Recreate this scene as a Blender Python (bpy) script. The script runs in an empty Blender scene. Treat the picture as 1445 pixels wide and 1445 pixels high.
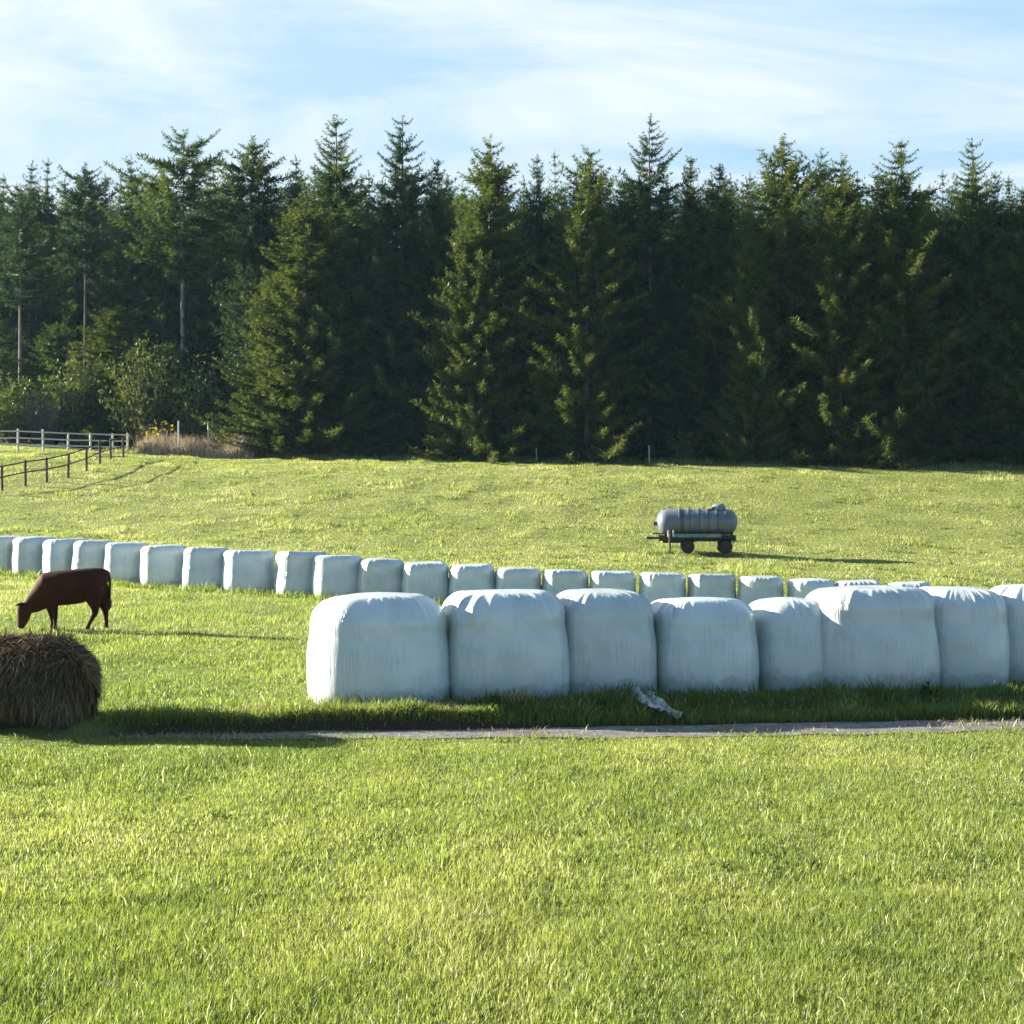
import bpy, bmesh, math, random
import numpy as np
from mathutils import Vector, Matrix
R = math.radians
rng = np.random.default_rng(7)
random.seed(7)
sc = bpy.context.scene
COL = sc.collection
FOC, HY, CX, CAMZ = 2000.0, 740.0, 722.5, 2.0          # focal length in photo pixels, horizon row, centre column, eye height
SUN_A, SUN_E = R(16), R(17)                             # sun: low on the left, a little behind the scene
SUNDIR = np.array([-math.cos(SUN_A)*math.cos(SUN_E), math.sin(SUN_A)*math.cos(SUN_E), math.sin(SUN_E)])

# ------------------------------------------------------------------ noise and terrain
def _h(i, j, k, s):
    n = (i*374761393 + j*668265263 + k*2147483647 + s*1274126177) & 0xffffffff
    n = ((n ^ (n >> 13))*1274126177) & 0xffffffff
    n = n ^ (n >> 16)
    return (n & 0xffff)/65535.0
def vn(x, y, z=0.0, s=0):
    x, y, z = np.broadcast_arrays(np.asarray(x, float), np.asarray(y, float), np.asarray(z, float))
    i, j, k = np.floor(x).astype(np.int64), np.floor(y).astype(np.int64), np.floor(z).astype(np.int64)
    u, v, w = x-i, y-j, z-k
    u, v, w = u*u*(3-2*u), v*v*(3-2*v), w*w*(3-2*w)
    r = 0
    for a in (0, 1):
        for b in (0, 1):
            for c in (0, 1):
                r = r + _h(i+a, j+b, k+c, s)*(u if a else 1-u)*(v if b else 1-v)*(w if c else 1-w)
    return r
def fbm(x, y, z=0.0, s=0, o=3):
    r, a, t = 0, 1.0, 0
    for q in range(o):
        r = r + a*vn(np.asarray(x)*2**q, np.asarray(y)*2**q, np.asarray(z)*2**q, s+q*17); t += a; a *= .5
    return r/t
def sm(a, b, x):
    t = np.clip((np.asarray(x, float)-a)/(b-a), 0, 1); return t*t*(3-2*t)

PD = np.array([-50, 0, 15, 27, 36, 42, 50, 58, 66, 75, 85, 93, 101, 109, 116, 130, 200, 320, 700])
PZ = np.array([0, 0, 0, 0, -.1, -.1, .05, .33, .80, 1.9, 3.6, 4.98, 6.08, 6.85, 7.45, 8.4, 12, 15, 16])
_dd = np.arange(-50, 700, .5); _zz = np.interp(_dd, PD, PZ)
_k = np.hanning(19); _k /= _k.sum()
_zz = np.convolve(np.pad(_zz, 9, mode='edge'), _k, mode='valid')
def dedge(x): return 109.0-.27*np.clip(np.asarray(x, float), -60, 45)
def bankline(x): return 14.72+.125*(np.asarray(x, float)+1.8)+.20*(fbm(np.asarray(x)*1.3, 3.1, 0, 5)-.5)
def G(x, y):
    x = np.asarray(x, float); y = np.asarray(y, float)
    z = np.interp(y, _dd, _zz)
    tilt = np.interp(y, [18, 36, 44, 66, 90], [0, .042, .042, .018, 0])
    z = z-tilt*np.clip(x, -20, 20)
    z = z+np.clip(-24-x, 0, 25)*.05*sm(85, 105, y)
    bl = bankline(x)
    low = -.15*(1-sm(-.05, .07+.65*sm(-1, 3, x), y-bl))
    soft = -.12*(1-sm(13.0, 16.5, y))
    f = sm(-5.2, -3.9, x)
    z = z+np.where(y < 18, low*f+soft*(1-f), 0)
    und = (fbm(x*.9, y*.45, 0, 3)-.5)*.09*np.clip(y/25, .25, 1)
    und = und+(fbm(x*2.0, y*1.3, 0, 8, 2)-.5)*.05*sm(40, 10, y)+(fbm(x*.42, y*.34, 0, 14, 2)-.5)*.20*sm(30, 60, y)
    return z+und*(1-np.exp(-((y-bl+.25)/.5)**2))
def PX(px, d): return (px-CX)*d/FOC
def ZY(py, d): return CAMZ+(HY-py)*d/FOC
def hit(px, py, d0=5.0, d1=160.0):
    d = np.arange(d0, d1, .05)
    g = G(PX(px, d), d); r = ZY(py, d)
    i = int(np.argmax(r <= g)) if np.any(r <= g) else len(d)-1
    return Vector((PX(px, d[i]), d[i], g[i]))

# ------------------------------------------------------------------ object helpers
def mesh_np(name, V, faces, smooth=False):
    """faces: list of int arrays (n, k)"""
    me = bpy.data.meshes.new(name)
    V = np.asarray(V, np.float32)
    me.vertices.add(len(V)); me.vertices.foreach_set('co', V.ravel())
    L = np.concatenate([f.ravel() for f in faces]).astype(np.int32)
    tot = np.concatenate([np.full(len(f), f.shape[1], np.int32) for f in faces])
    st = np.concatenate([[0], np.cumsum(tot)[:-1]]).astype(np.int32)
    me.loops.add(len(L)); me.loops.foreach_set('vertex_index', L)
    me.polygons.add(len(tot)); me.polygons.foreach_set('loop_start', st)
    me.polygons.foreach_set('use_smooth', np.full(len(tot), smooth, bool))
    me.update(calc_edges=True)
    return me
def attr(me, name, arr):
    a = me.attributes.new(name, 'FLOAT', 'POINT'); a.data.foreach_set('value', np.asarray(arr, np.float32))
def link(name, me, m, parent=None, loc=None):
    o = bpy.data.objects.new(name, me); COL.objects.link(o)
    if m is not None and me is not None and not me.materials: me.materials.append(m)
    if parent is not None: o.parent = parent
    if loc is not None: o.location = loc
    return o
def tag(o, label=None, cat=None, group=None, kind=None):
    if label: o['label'] = label
    if cat: o['category'] = cat
    if group: o['group'] = group
    if kind: o['kind'] = kind
    return o
def empty(name, loc, rz=0.0):
    o = bpy.data.objects.new(name, None); COL.objects.link(o)
    o.empty_display_size = .3; o.location = loc; o.rotation_euler = (0, 0, rz); return o
def copy_thing(o, parent=None):
    c = o.copy(); COL.objects.link(c)
    if parent is not None: c.parent = parent
    for ch in [q for q in bpy.data.objects if q.parent == o]: copy_thing(ch, c)
    return c
class MB:
    def __init__(s): s.V = []; s.F = []; s.n = 0
    def add(s, V, F):
        s.V += [tuple(v) for v in V]; s.F += [tuple(i+s.n for i in f) for f in F]; s.n = len(s.V)
    def tube(s, pts, rad, seg=8, cap=True):
        pts = [Vector(p) for p in pts]
        if not hasattr(rad, '__len__'): rad = [rad]*len(pts)
        V, F = [], []
        up = None
        for i, p in enumerate(pts):
            t = (pts[min(i+1, len(pts)-1)]-pts[max(i-1, 0)]).normalized()
            if up is None: up = t.orthogonal().normalized()
            up = (up-t*up.dot(t)).normalized(); b = t.cross(up)
            for k in range(seg):
                a = 2*math.pi*k/seg
                V.append(p+(up*math.cos(a)+b*math.sin(a))*rad[i])
        for i in range(len(pts)-1):
            for k in range(seg):
                k2 = (k+1) % seg
                F.append((i*seg+k, i*seg+k2, (i+1)*seg+k2, (i+1)*seg+k))
        if cap:
            F.append(tuple(range(seg-1, -1, -1))); F.append(tuple((len(pts)-1)*seg+k for k in range(seg)))
        s.add(V, F)
    def rings(s, rs, seg=16):
        """rs: list of (centre, axis_u, axis_v) ellipses"""
        V, F = [], []
        for c, u, v in rs:
            for k in range(seg):
                a = 2*math.pi*k/seg; V.append(Vector(c)+Vector(u)*math.cos(a)+Vector(v)*math.sin(a))
        for i in range(len(rs)-1):
            for k in range(seg):
                k2 = (k+1) % seg; F.append((i*seg+k, i*seg+k2, (i+1)*seg+k2, (i+1)*seg+k))
        F.append(tuple(range(seg-1, -1, -1))); F.append(tuple((len(rs)-1)*seg+k for k in range(seg)))
        s.add(V, F)
    def box(s, c, d, rz=0.0, ry=0.0, bev=.012):
        bm = bmesh.new(); bmesh.ops.create_cube(bm, size=1)
        bmesh.ops.scale(bm, vec=d, verts=bm.verts)
        if bev: bmesh.ops.bevel(bm, geom=bm.edges[:], offset=min(bev, min(d)*.3), segments=2, affect='EDGES')
        M = Matrix.Translation(c) @ Matrix.Rotation(rz, 4, 'Z') @ Matrix.Rotation(ry, 4, 'Y')
        bm.verts.index_update()
        s.add([M @ v.co for v in bm.verts], [tuple(v.index for v in f.verts) for f in bm.faces]); bm.free()
    def mesh(s, name, smooth=True):
        me = bpy.data.meshes.new(name); me.from_pydata(s.V, [], s.F); me.update()
        bm = bmesh.new(); bm.from_mesh(me); bmesh.ops.recalc_face_normals(bm, faces=bm.faces); bm.to_mesh(me); bm.free()
        me.polygons.foreach_set('use_smooth', np.full(len(me.polygons), smooth, bool))
        if smooth: me.set_sharp_from_angle(angle=R(40))
        return me
    def build(s, name, m, parent=None, smooth=True): return link(name, s.mesh(name, smooth), m, parent)

# ------------------------------------------------------------------ materials
def newmat(name):
    m = bpy.data.materials.new(name); m.use_nodes = True
    nt = m.node_tree; nt.nodes.clear()
    def N(t, **kw):
        n = nt.nodes.new(t)
        for k, v in kw.items():
            if k.startswith('i_'):
                key = k[2:]; key = int(key) if key.isdigit() else key.replace('_', ' ')
                n.inputs[key].default_value = v
            else: setattr(n, k, v)
        return n
    def Lk(a, ao, b, bi): nt.links.new(a.outputs[ao], b.inputs[bi])
    return m, N, Lk
def ramp(N, stops):
    r = N('ShaderNodeValToRGB'); e = r.color_ramp.elements
    while len(e) < len(stops): e.new(.5)
    for q, (p, c) in zip(e, stops): q.position = p; q.color = (*c, 1)
    return r
def leafmat(name, stops, trans=.45, gloss=.05, rough=.4, tcol=(1.0, 1.05, .6)):
    """thin leaves and blades: colour by the per-blade attribute, part of the light passes through"""
    m, N, L = newmat(name)
    a = N('ShaderNodeAttribute', attribute_name='rnd'); r = ramp(N, stops); L(a, 'Fac', r, 0)
    d = N('ShaderNodeBsdfDiffuse'); L(r, 0, d, 0)
    mx = N('ShaderNodeMix', data_type='RGBA', blend_type='MULTIPLY'); mx.inputs[0].default_value = 1
    L(r, 0, mx, 6); mx.inputs[7].default_value = (*tcol, 1)
    t = N('ShaderNodeBsdfTranslucent'); L(mx, 2, t, 0)
    s1 = N('ShaderNodeMixShader'); s1.inputs[0].default_value = trans; L(d, 0, s1, 1); L(t, 0, s1, 2)
    g = N('ShaderNodeBsdfGlossy', i_Roughness=rough)
    s2 = N('ShaderNodeMixShader'); s2.inputs[0].default_value = gloss; L(s1, 0, s2, 1); L(g, 0, s2, 2)
    o = N('ShaderNodeOutputMaterial'); L(s2, 0, o, 0); return m
def solid(name, stops, scale=3.0, rough=.6, metal=0.0, stretch=(1, 1, 1), bump=.0, bscale=30, spec=.4, sheen=0.0, detail=5):
    m, N, L = newmat(name)
    tc = N('ShaderNodeTexCoord'); mp = N('ShaderNodeMapping'); mp.inputs['Scale'].default_value = stretch; L(tc, 'Object', mp, 0)
    n = N('ShaderNodeTexNoise'); n.inputs['Scale'].default_value = scale; n.inputs['Detail'].default_value = detail; L(mp, 0, n, 'Vector')
    r = ramp(N, stops); L(n, 0, r, 0)
    p = N('ShaderNodeBsdfPrincipled'); L(r, 0, p, 'Base Color')
    p.inputs['Roughness'].default_value = rough; p.inputs['Metallic'].default_value = metal
    p.inputs['Specular IOR Level'].default_value = spec; p.inputs['Sheen Weight'].default_value = sheen
    if bump:
        n2 = N('ShaderNodeTexNoise'); n2.inputs['Scale'].default_value = bscale; n2.inputs['Detail'].default_value = 6; L(mp, 0, n2, 'Vector')
        b = N('ShaderNodeBump'); b.inputs['Strength'].default_value = bump; b.inputs['Distance'].default_value = .02
        L(n2, 0, b, 'Height'); L(b, 0, p, 'Normal')
    o = N('ShaderNodeOutputMaterial'); L(p, 0, o, 0); return m
M = {}
M['grass'] = leafmat('grass_blades', [(0, (.085, .125, .030)), (.35, (.172, .222, .050)), (.68, (.260, .295, .078)), (.88, (.36, .36, .14)), (.95, (.52, .50, .32)), (1, (.68, .66, .50))], .60, .03, .45, (1.02, 1.08, .65))
M['straw'] = leafmat('dry_straw', [(0, (.13, .105, .05)), (.5, (.28, .235, .115)), (1, (.46, .40, .22))], .3, .03, .5, (1, .9, .6))
M['hay'] = leafmat('weathered_hay', [(0, (.042, .029, .016)), (.5, (.105, .074, .04)), (.85, (.19, .138, .074)), (1, (.33, .26, .15))], .12, .02, .5, (1, .9, .6))
CON = [(0, (.034, .062, .024)), (.45, (.066, .102, .033)), (.8, (.112, .145, .042)), (1, (.165, .185, .055))]
M['needle'] = leafmat('conifer_needles', CON, .36, .025, .45, (1, 1.1, .6))
M['needle_blue'] = leafmat('dark_conifer_needles', [(0, (.028, .056, .032)), (.5, (.052, .088, .040)), (1, (.088, .122, .05))], .32, .025, .45, (1, 1.1, .6))
M['needle_olive_lit'] = leafmat('sunlit_olive_needles', [(0, (.046, .076, .022)), (.5, (.094, .126, .034)), (1, (.155, .170, .048))], .4, .025, .45, (1, 1.05, .5))  # olive foliage with sunlight put into the colour, for trees standing in sun
M['leaf_yellow'] = leafmat('yellow_leaves', [(0, (.20, .16, .015)), (1, (.48, .36, .04))], .45, .04)
M['leaf_green'] = leafmat('green_leaves', [(0, (.05, .08, .012)), (1, (.14, .18, .02))], .45, .05)
M['twig'] = leafmat('bare_twigs', [(0, (.07, .06, .06)), (1, (.15, .135, .14))], .05, .01)
M['bramble'] = leafmat('dry_bramble', [(0, (.24, .175, .135)), (.6, (.46, .37, .29)), (1, (.62, .54, .44))], .1, .01)
M['weed'] = leafmat('dark_weed', [(0, (.012, .02, .012)), (1, (.03, .045, .02))], .1, .05)
M['bark'] = solid('bark', [(.3, (.05, .036, .026)), (.7, (.13, .10, .075))], 4, .9, stretch=(1, 1, .25), bump=.6, bscale=12)
M['pale_bark'] = solid('pale_bark', [(.3, (.16, .13, .11)), (.7, (.36, .31, .27))], 5, .85, stretch=(1, 1, .25), bump=.4, bscale=14)
M['needlefloor'] = solid('forest_litter', [(.3, (.018, .018, .008)), (.7, (.04, .042, .016))], 2, .95, bump=.6, bscale=8)
M['wood_dark'] = solid('weathered_dark_wood', [(.3, (.045, .034, .025)), (.7, (.10, .075, .055))], 6, .85, stretch=(1, 1, .3), bump=.3)
M['wood_pale'] = solid('weathered_pale_wood', [(.3, (.48, .44, .38)), (.7, (.66, .61, .54))], 6, .8, stretch=(1, 1, .3), bump=.3)
M['post_grey'] = solid('grey_post', [(.3, (.38, .37, .36)), (.7, (.55, .54, .52))], 6, .7, bump=.2)
M['cowhide'] = solid('brown_hide', [(.3, (.030, .0095, .0045)), (.7, (.058, .018, .0075))], 4, .75, bump=.25, bscale=60, spec=.15)
M['dark'] = solid('dark_hair', [(.3, (.02, .01, .007)), (.7, (.04, .02, .012))], 8, .5)
M['galv'] = solid('galvanised_steel', [(.3, (.105, .13, .155)), (.55, (.155, .18, .21)), (.66, (.18, .2, .22)), (.8, (.12, .10, .085))], 2.2, .42, .15, stretch=(1, 1, .35), bump=.12, bscale=5)
M['galv_dark'] = solid('stained_steel', [(.3, (.07, .08, .085)), (.7, (.13, .135, .14))], 5, .5, .3)
M['chassis'] = solid('dirty_dark_paint', [(.3, (.022, .02, .02)), (.7, (.055, .045, .04))], 7, .7, bump=.2)
M['rail'] = solid('grey_green_paint', [(.3, (.14, .16, .145)), (.7, (.23, .25, .23))], 5, .6)
M['rubber'] = solid('tyre_rubber', [(.3, (.014, .014, .015)), (.7, (.03, .03, .03))], 12, .8, bump=.4, bscale=40)
M['rim'] = solid('worn_rim_paint', [(.3, (.12, .12, .13)), (.7, (.3, .3, .3))], 9, .55)
M['cream'] = solid('cream_paint', [(.3, (.55, .46, .30)), (.7, (.7, .6, .42))], 6, .6)
M['lampwhite'] = solid('white_marker_plastic', [(.3, (.7, .66, .6)), (.7, (.82, .8, .75))], 6, .4)
M['lampred'] = solid('brown_red_marker', [(.3, (.16, .05, .03)), (.7, (.24, .08, .04))], 6, .5)

def film_mat():
    m, N, L = newmat('white_stretch_film')
    tc = N('ShaderNodeTexCoord')
    mp = N('ShaderNodeMapping'); mp.inputs['Scale'].default_value = (9, 9, .8); L(tc, 'Object', mp, 0)
    n1 = N('ShaderNodeTexNoise', i_Scale=1.6, i_Detail=6.0, i_Roughness=.6); L(mp, 0, n1, 'Vector')
    n2 = N('ShaderNodeTexNoise', i_Scale=2.0, i_Detail=4.0); L(tc, 'Object', n2, 'Vector')
    r = ramp(N, [(.30, (.40, .475, .45)), (.52, (.52, .572, .57)), (.75, (.60, .635, .63))]); L(n2, 0, r, 0)
    r2 = ramp(N, [(.25, (.80, .83, .80)), (.45, (1, 1, 1))]); L(n1, 0, r2, 0)
    mx = N('ShaderNodeMix', data_type='RGBA', blend_type='MULTIPLY'); mx.inputs[0].default_value = .6; L(r, 0, mx, 6); L(r2, 0, mx, 7)
    # mud splash and green scum along the foot of each bale
    sp = N('ShaderNodeSeparateXYZ'); L(tc, 'Object', sp, 0)
    n3 = N('ShaderNodeTexNoise', i_Scale=9.0, i_Detail=5.0); L(tc, 'Object', n3, 'Vector')
    ad = N('ShaderNodeMath', operation='MULTIPLY_ADD'); L(n3, 0, ad, 0); ad.inputs[1].default_value = -.32; L(sp, 2, ad, 2)
    r3 = ramp(N, [(0, (.55, .55, .55)), (.06, (.0, .0, .0))]); L(ad, 0, r3, 0)
    mx2 = N('ShaderNodeMix', data_type='RGBA'); L(r3, 0, mx2, 0); L(mx, 2, mx2, 6); mx2.inputs[7].default_value = (.30, .31, .22, 1)
    oi = N('ShaderNodeObjectInfo'); mr = N('ShaderNodeMapRange'); L(oi, 'Random', mr, 0); mr.inputs[3].default_value = .88; mr.inputs[4].default_value = 1.06
    mx3 = N('ShaderNodeMix', data_type='RGBA', blend_type='MULTIPLY'); mx3.inputs[0].default_value = 1; L(mx2, 2, mx3, 6); L(mr, 0, mx3, 7)
    p = N('ShaderNodeBsdfPrincipled'); L(mx3, 2, p, 'Base Color')
    p.inputs['Roughness'].default_value = .30; p.inputs['Specular IOR Level'].default_value = .5
    p.inputs['Coat Weight'].default_value = .25; p.inputs['Coat Roughness'].default_value = .18
    # tight upright wrinkles, film-layer edges round the bale and slack dimples
    mp2 = N('ShaderNodeMapping'); mp2.inputs['Scale'].default_value = (16, 16, .7); L(tc, 'Object', mp2, 0)
    n4 = N('ShaderNodeTexNoise', i_Scale=1.3, i_Detail=3.0, i_Distortion=.6); L(mp2, 0, n4, 'Vector')
    rg = N('ShaderNodeMath', operation='SUBTRACT'); L(n4, 0, rg, 0); rg.inputs[1].default_value = .5
    rb = N('ShaderNodeMath', operation='ABSOLUTE'); L(rg, 0, rb, 0)
    rr_ = ramp(N, [(0, (1, 1, 1)), (.05, (0, 0, 0))]); L(rb, 0, rr_, 0)
    mk = N('ShaderNodeTexNoise', i_Scale=2.6, i_Detail=2.0); L(tc, 'Object', mk, 'Vector')
    mkr = ramp(N, [(.48, (0, 0, 0)), (.62, (1, 1, 1))]); L(mk, 0, mkr, 0)
    wr = N('ShaderNodeMath', operation='MULTIPLY'); L(rr_, 0, wr, 0); L(mkr, 0, wr, 1)
    wv = N('ShaderNodeTexWave', wave_type='BANDS', bands_direction='Z', wave_profile='SAW'); wv.inputs['Scale'].default_value = .55; wv.inputs['Distortion'].default_value = 1.2; wv.inputs['Detail'].default_value = 2; L(tc, 'Object', wv, 'Vector')
    b0 = N('ShaderNodeBump'); b0.inputs['Strength'].default_value = .22; b0.inputs['Distance'].default_value = .02; L(wv, 0, b0, 'Height')
    b = N('ShaderNodeBump'); b.inputs['Strength'].default_value = .35; b.inputs['Distance'].default_value = .02; L(n1, 0, b, 'Height'); L(b0, 0, b, 'Normal')
    b2 = N('ShaderNodeBump'); b2.inputs['Strength'].default_value = .55; b2.inputs['Distance'].default_value = .012; L(wr, 0, b2, 'Height'); L(b, 0, b2, 'Normal')
    L(b2, 0, p, 'Normal')
    o = N('ShaderNodeOutputMaterial'); L(p, 0, o, 0); return m
M['film'] = film_mat()

def ground_mat():
    m, N, L = newmat('meadow_turf')
    tc = N('ShaderNodeTexCoord')
    n = N('ShaderNodeTexNoise', i_Scale=.35, i_Detail=8.0, i_Roughness=.65); L(tc, 'Object', n, 'Vector')
    r = ramp(N, [(.28, (.105, .135, .034)), (.48, (.18, .21, .052)), (.62, (.22, .24, .068)), (.8, (.25, .24, .10))]); L(n, 0, r, 0)
    n2 = N('ShaderNodeTexNoise', i_Scale=5.0, i_Detail=7.0, i_Roughness=.7); L(tc, 'Object', n2, 'Vector')
    r2 = ramp(N, [(.3, (.5, .5, .45)), (.55, (1, 1, 1))]); L(n2, 0, r2, 0)
    mx = N('ShaderNodeMix', data_type='RGBA', blend_type='MULTIPLY'); mx.inputs[0].default_value = .8; L(r, 0, mx, 6); L(r2, 0, mx, 7)
    # bare soil where the bank is cut
    a = N('ShaderNodeAttribute', attribute_name='soil')
    mx2 = N('ShaderNodeMix', data_type='RGBA'); L(a, 'Fac', mx2, 0); L(mx, 2, mx2, 6); mx2.inputs[7].default_value = (.06, .042, .025, 1)
    p = N('ShaderNodeBsdfPrincipled'); L(mx2, 2, p, 'Base Color'); p.inputs['Roughness'].default_value = .9; p.inputs['Specular IOR Level'].default_value = .15
    b = N('ShaderNodeBump'); b.inputs['Strength'].default_value = .9; b.inputs['Distance'].default_value = .12; L(n2, 0, b, 'Height'); L(b, 0, p, 'Normal')
    o = N('ShaderNodeOutputMaterial'); L(p, 0, o, 0); return m
M['ground'] = ground_mat()
def track_mat():
    m, N, L = newmat('grey_gravel')
    tc = N('ShaderNodeTexCoord')
    n = N('ShaderNodeTexNoise', i_Scale=6.0, i_Detail=9.0, i_Roughness=.75); L(tc, 'Object', n, 'Vector')
    r = ramp(N, [(.3, (.06, .055, .05)), (.5, (.135, .128, .12)), (.66, (.22, .215, .21)), (.75, (.30, .29, .28))]); L(n, 0, r, 0)
    p = N('ShaderNodeBsdfPrincipled'); L(r, 0, p, 'Base Color'); p.inputs['Roughness'].default_value = .75
    b = N('ShaderNodeBump'); b.inputs['Strength'].default_value = .8; b.inputs['Distance'].default_value = .03; L(n, 0, b, 'Height'); L(b, 0, p, 'Normal')
    o = N('ShaderNodeOutputMaterial'); L(p, 0, o, 0); return m
M['track'] = track_mat()

# ------------------------------------------------------------------ ground sheet, track, forest floor
def grid(xs, ys, f):
    X, Y = np.meshgrid(xs, ys); Z = f(X, Y)
    V = np.stack([X.ravel(), Y.ravel(), Z.ravel()], 1)
    nx, ny = len(xs), len(ys)
    i = (np.arange(ny-1)[:, None]*nx+np.arange(nx-1)[None]).ravel()
    return V, np.stack([i, i+1, i+1+nx, i+nx], 1)
xs = np.concatenate([-np.geomspace(600, 46, 20), np.arange(-45, -9, .75), np.arange(-9, 9, .09), np.arange(9, 45, .75), np.geomspace(46, 600, 20)])
ys = np.concatenate([np.arange(-40, 4, 4), np.arange(4, 13.4, .2), np.arange(13.4, 16.6, .035), np.arange(16.6, 40, .3), np.arange(40, 125, .8), np.geomspace(126, 690, 30)])
V, F = grid(xs, ys, G)
me = mesh_np('ground', V, [F], True)
gap = V[:, 1]-bankline(V[:, 0])
attr(me, 'soil', np.exp(-((gap-.0)/.10)**2)*sm(-4.6, -3.6, V[:, 0]))
tag(link('ground', me, M['ground']), kind='structure')
# narrow gravel track under the bank
tx = np.arange(-3.9, 14, .08); tw = np.linspace(0, 1, 9)
TX, TW = np.meshgrid(tx, tw)
TY = bankline(TX)-.06-TW*(.20+.36*sm(-3.9, -1.5, TX)+.26*sm(-1.5, 2.5, TX))
TZ = G(TX, TY)+.012+.012*(fbm(TX*4, TY*6, 0, 9)-.5)
V = np.stack([TX.ravel(), TY.ravel(), TZ.ravel()], 1)
i = (np.arange(8)[:, None]*len(tx)+np.arange(len(tx)-1)[None]).ravel()
tag(link('track', mesh_np('track', V, [np.stack([i, i+1, i+1+len(tx), i+len(tx)], 1)], True), M['track']), kind='structure')
fx = np.concatenate([np.arange(-150, 150, 2.5)]); fw = np.concatenate([np.arange(0, 20, 1), np.arange(20, 120, 6)])
FX, FW = np.meshgrid(fx, fw); FY = dedge(FX)+1.2+FW
V = np.stack([FX.ravel(), FY.ravel(), (G(FX, FY)+.05).ravel()], 1)
i = (np.arange(len(fw)-1)[:, None]*len(fx)+np.arange(len(fx)-1)[None]).ravel()
tag(link('forest_floor', mesh_np('forest_floor', V, [np.stack([i, i+1, i+1+len(fx), i+len(fx)], 1)], True), M['needlefloor']), kind='structure')

# ------------------------------------------------------------------ grass
def blades(P, h, w, lean, yaw, ldir, n3=True):
    """P (N,3). two-segment blades (5 verts) or single triangles"""
    N_ = len(P)
    sx, sy = np.cos(yaw)*w*.5, np.sin(yaw)*w*.5
    lx, ly = np.cos(ldir)*lean*h, np.sin(ldir)*lean*h
    side = np.stack([sx, sy, 0*sx], 1)
    up = np.stack([lx, ly, h*np.sqrt(np.maximum(.08, 1-lean**2*.6))], 1)
    if n3:
        mid = P+np.stack([lx*.30, ly*.30, up[:, 2]*.58], 1)
        V = np.stack([P-side, P+side, mid-side*.8, mid+side*.8, P+up], 1).reshape(-1, 3)
        b = (np.arange(N_)*5)[:, None]
        return V, [b+np.array([[0, 1, 3, 2]]), b+np.array([[2, 3, 4]])], 5
    V = np.stack([P-side, P+side, P+up], 1).reshape(-1, 3)
    b = (np.arange(N_)*3)[:, None]
    return V, [b+np.array([[0, 1, 2]])], 3
def merge(parts):
    VV, FF, AA, n = [], {}, [], 0
    for V, Fs, a in parts:
        for f in Fs: FF.setdefault(f.shape[1], []).append(f+n)
        VV.append(V); AA.append(a); n += len(V)
    return np.concatenate(VV), [np.concatenate(v) for v in FF.values()], np.concatenate(AA)

def on_track(x, y):
    g = bankline(x)-y
    ragged = .14*(fbm(x*3, y*2, 0, 31)-.5)
    bare = sm(-2.9, -1.2, x+2*(fbm(x*.8, 1.3, 0, 12)-.5))
    return (g > -.02) & (g < .12+.34*sm(-3.9, -1.5, x)+.24*sm(-1.5, 2.5, x)+2.2*ragged) & (x > -4.2) & (rng.random(len(x)) < .30+.68*bare) & (fbm(x*1.7, y*2.6, 0, 37, 2) < .60)
def patchcol(x, y):
    p = fbm(x*.35, y*.30, 0, 41, 4)
    q = fbm(x*1.6, y*1.1, 0, 77, 2)
    return (p-.5)*.75+(q-.5)*.45
def scatter(n, d0, d1, marg, hfun, wr, leanr, seed, n3=True, power=1.0):
    d = d0+(d1-d0)*rng.random(n*2)**power
    x = (rng.random(n*2)*2-1)*(.372*d+marg)
    keep = rng.random(n*2)*(.372*d1+marg) < (.372*d+marg)
    ok = keep & (d < dedge(x)-.2) & ~on_track(x, d)
    x, d = x[ok][:n], d[ok][:n]
    P = np.stack([x, d, G(x, d)-.005], 1)
    cl = fbm(x*2.2, d*1.5, 0, seed, 2)
    h = hfun(x, d)*(.45+.55*np.clip(np.abs(bankline(x)-d-.5)-.3, 0, .9)/.9)*(.55+.9*cl)*(.65+.7*rng.random(len(x)))
    w = wr[0]+(wr[1]-wr[0])*rng.random(len(x))
    lean = leanr[0]+(leanr[1]-leanr[0])*rng.random(len(x))**1.3
    ld = np.where(rng.random(len(x)) < .45, rng.normal(-.1, .7, len(x)), rng.random(len(x))*6.283)
    yaw = rng.normal(0, .9, len(x))
    Vb, Fb, k = blades(P, h, w, lean, yaw, ld, n3)
    c = np.clip(.44+(.27 if d0 > 40 else .12 if d0 > 20 else 0)+patchcol(x, d)*1.0+(rng.random(len(x))-.5)*(.30 if d0 > 40 else .5), 0, .9)
    dry = rng.random(len(x)) < (.028+.025*sm(.55, .7, fbm(x*.5, d*.4, 0, 91)))*(1 if d1 < 30 else .25)  # dry blades, paler and more frequent to paint in white sun glints
    c = np.where(dry, .93+.07*rng.random(len(x)), c)
    return Vb, Fb, np.repeat(c, k)
parts = []
parts.append(scatter(300000, 4.0, 8.2, 2.8, lambda x, d: .026+.040*fbm(x*.9, d*.7, 0, 58, 2), (.0028, .006), (.05, .75), 21))
parts.append(scatter(300000, 8.0, 14.8, 3.0, lambda x, d: .026+.040*fbm(x*.9, d*.7, 0, 58, 2), (.004, .0085), (.05, .75), 22))
parts.append(scatter(150000, 14.6, 24, 3.2, lambda x, d: .032+.045*fbm(x*.9, d*.6, 0, 59, 2), (.007, .013), (.05, .75), 23))
parts.append(scatter(155000, 23, 44, 4, lambda x, d: .065+.06*sm(.62, .75, fbm(x*.8, d*.5, 0, 55)), (.012, .022), (.1, .8), 24, False))
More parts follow.
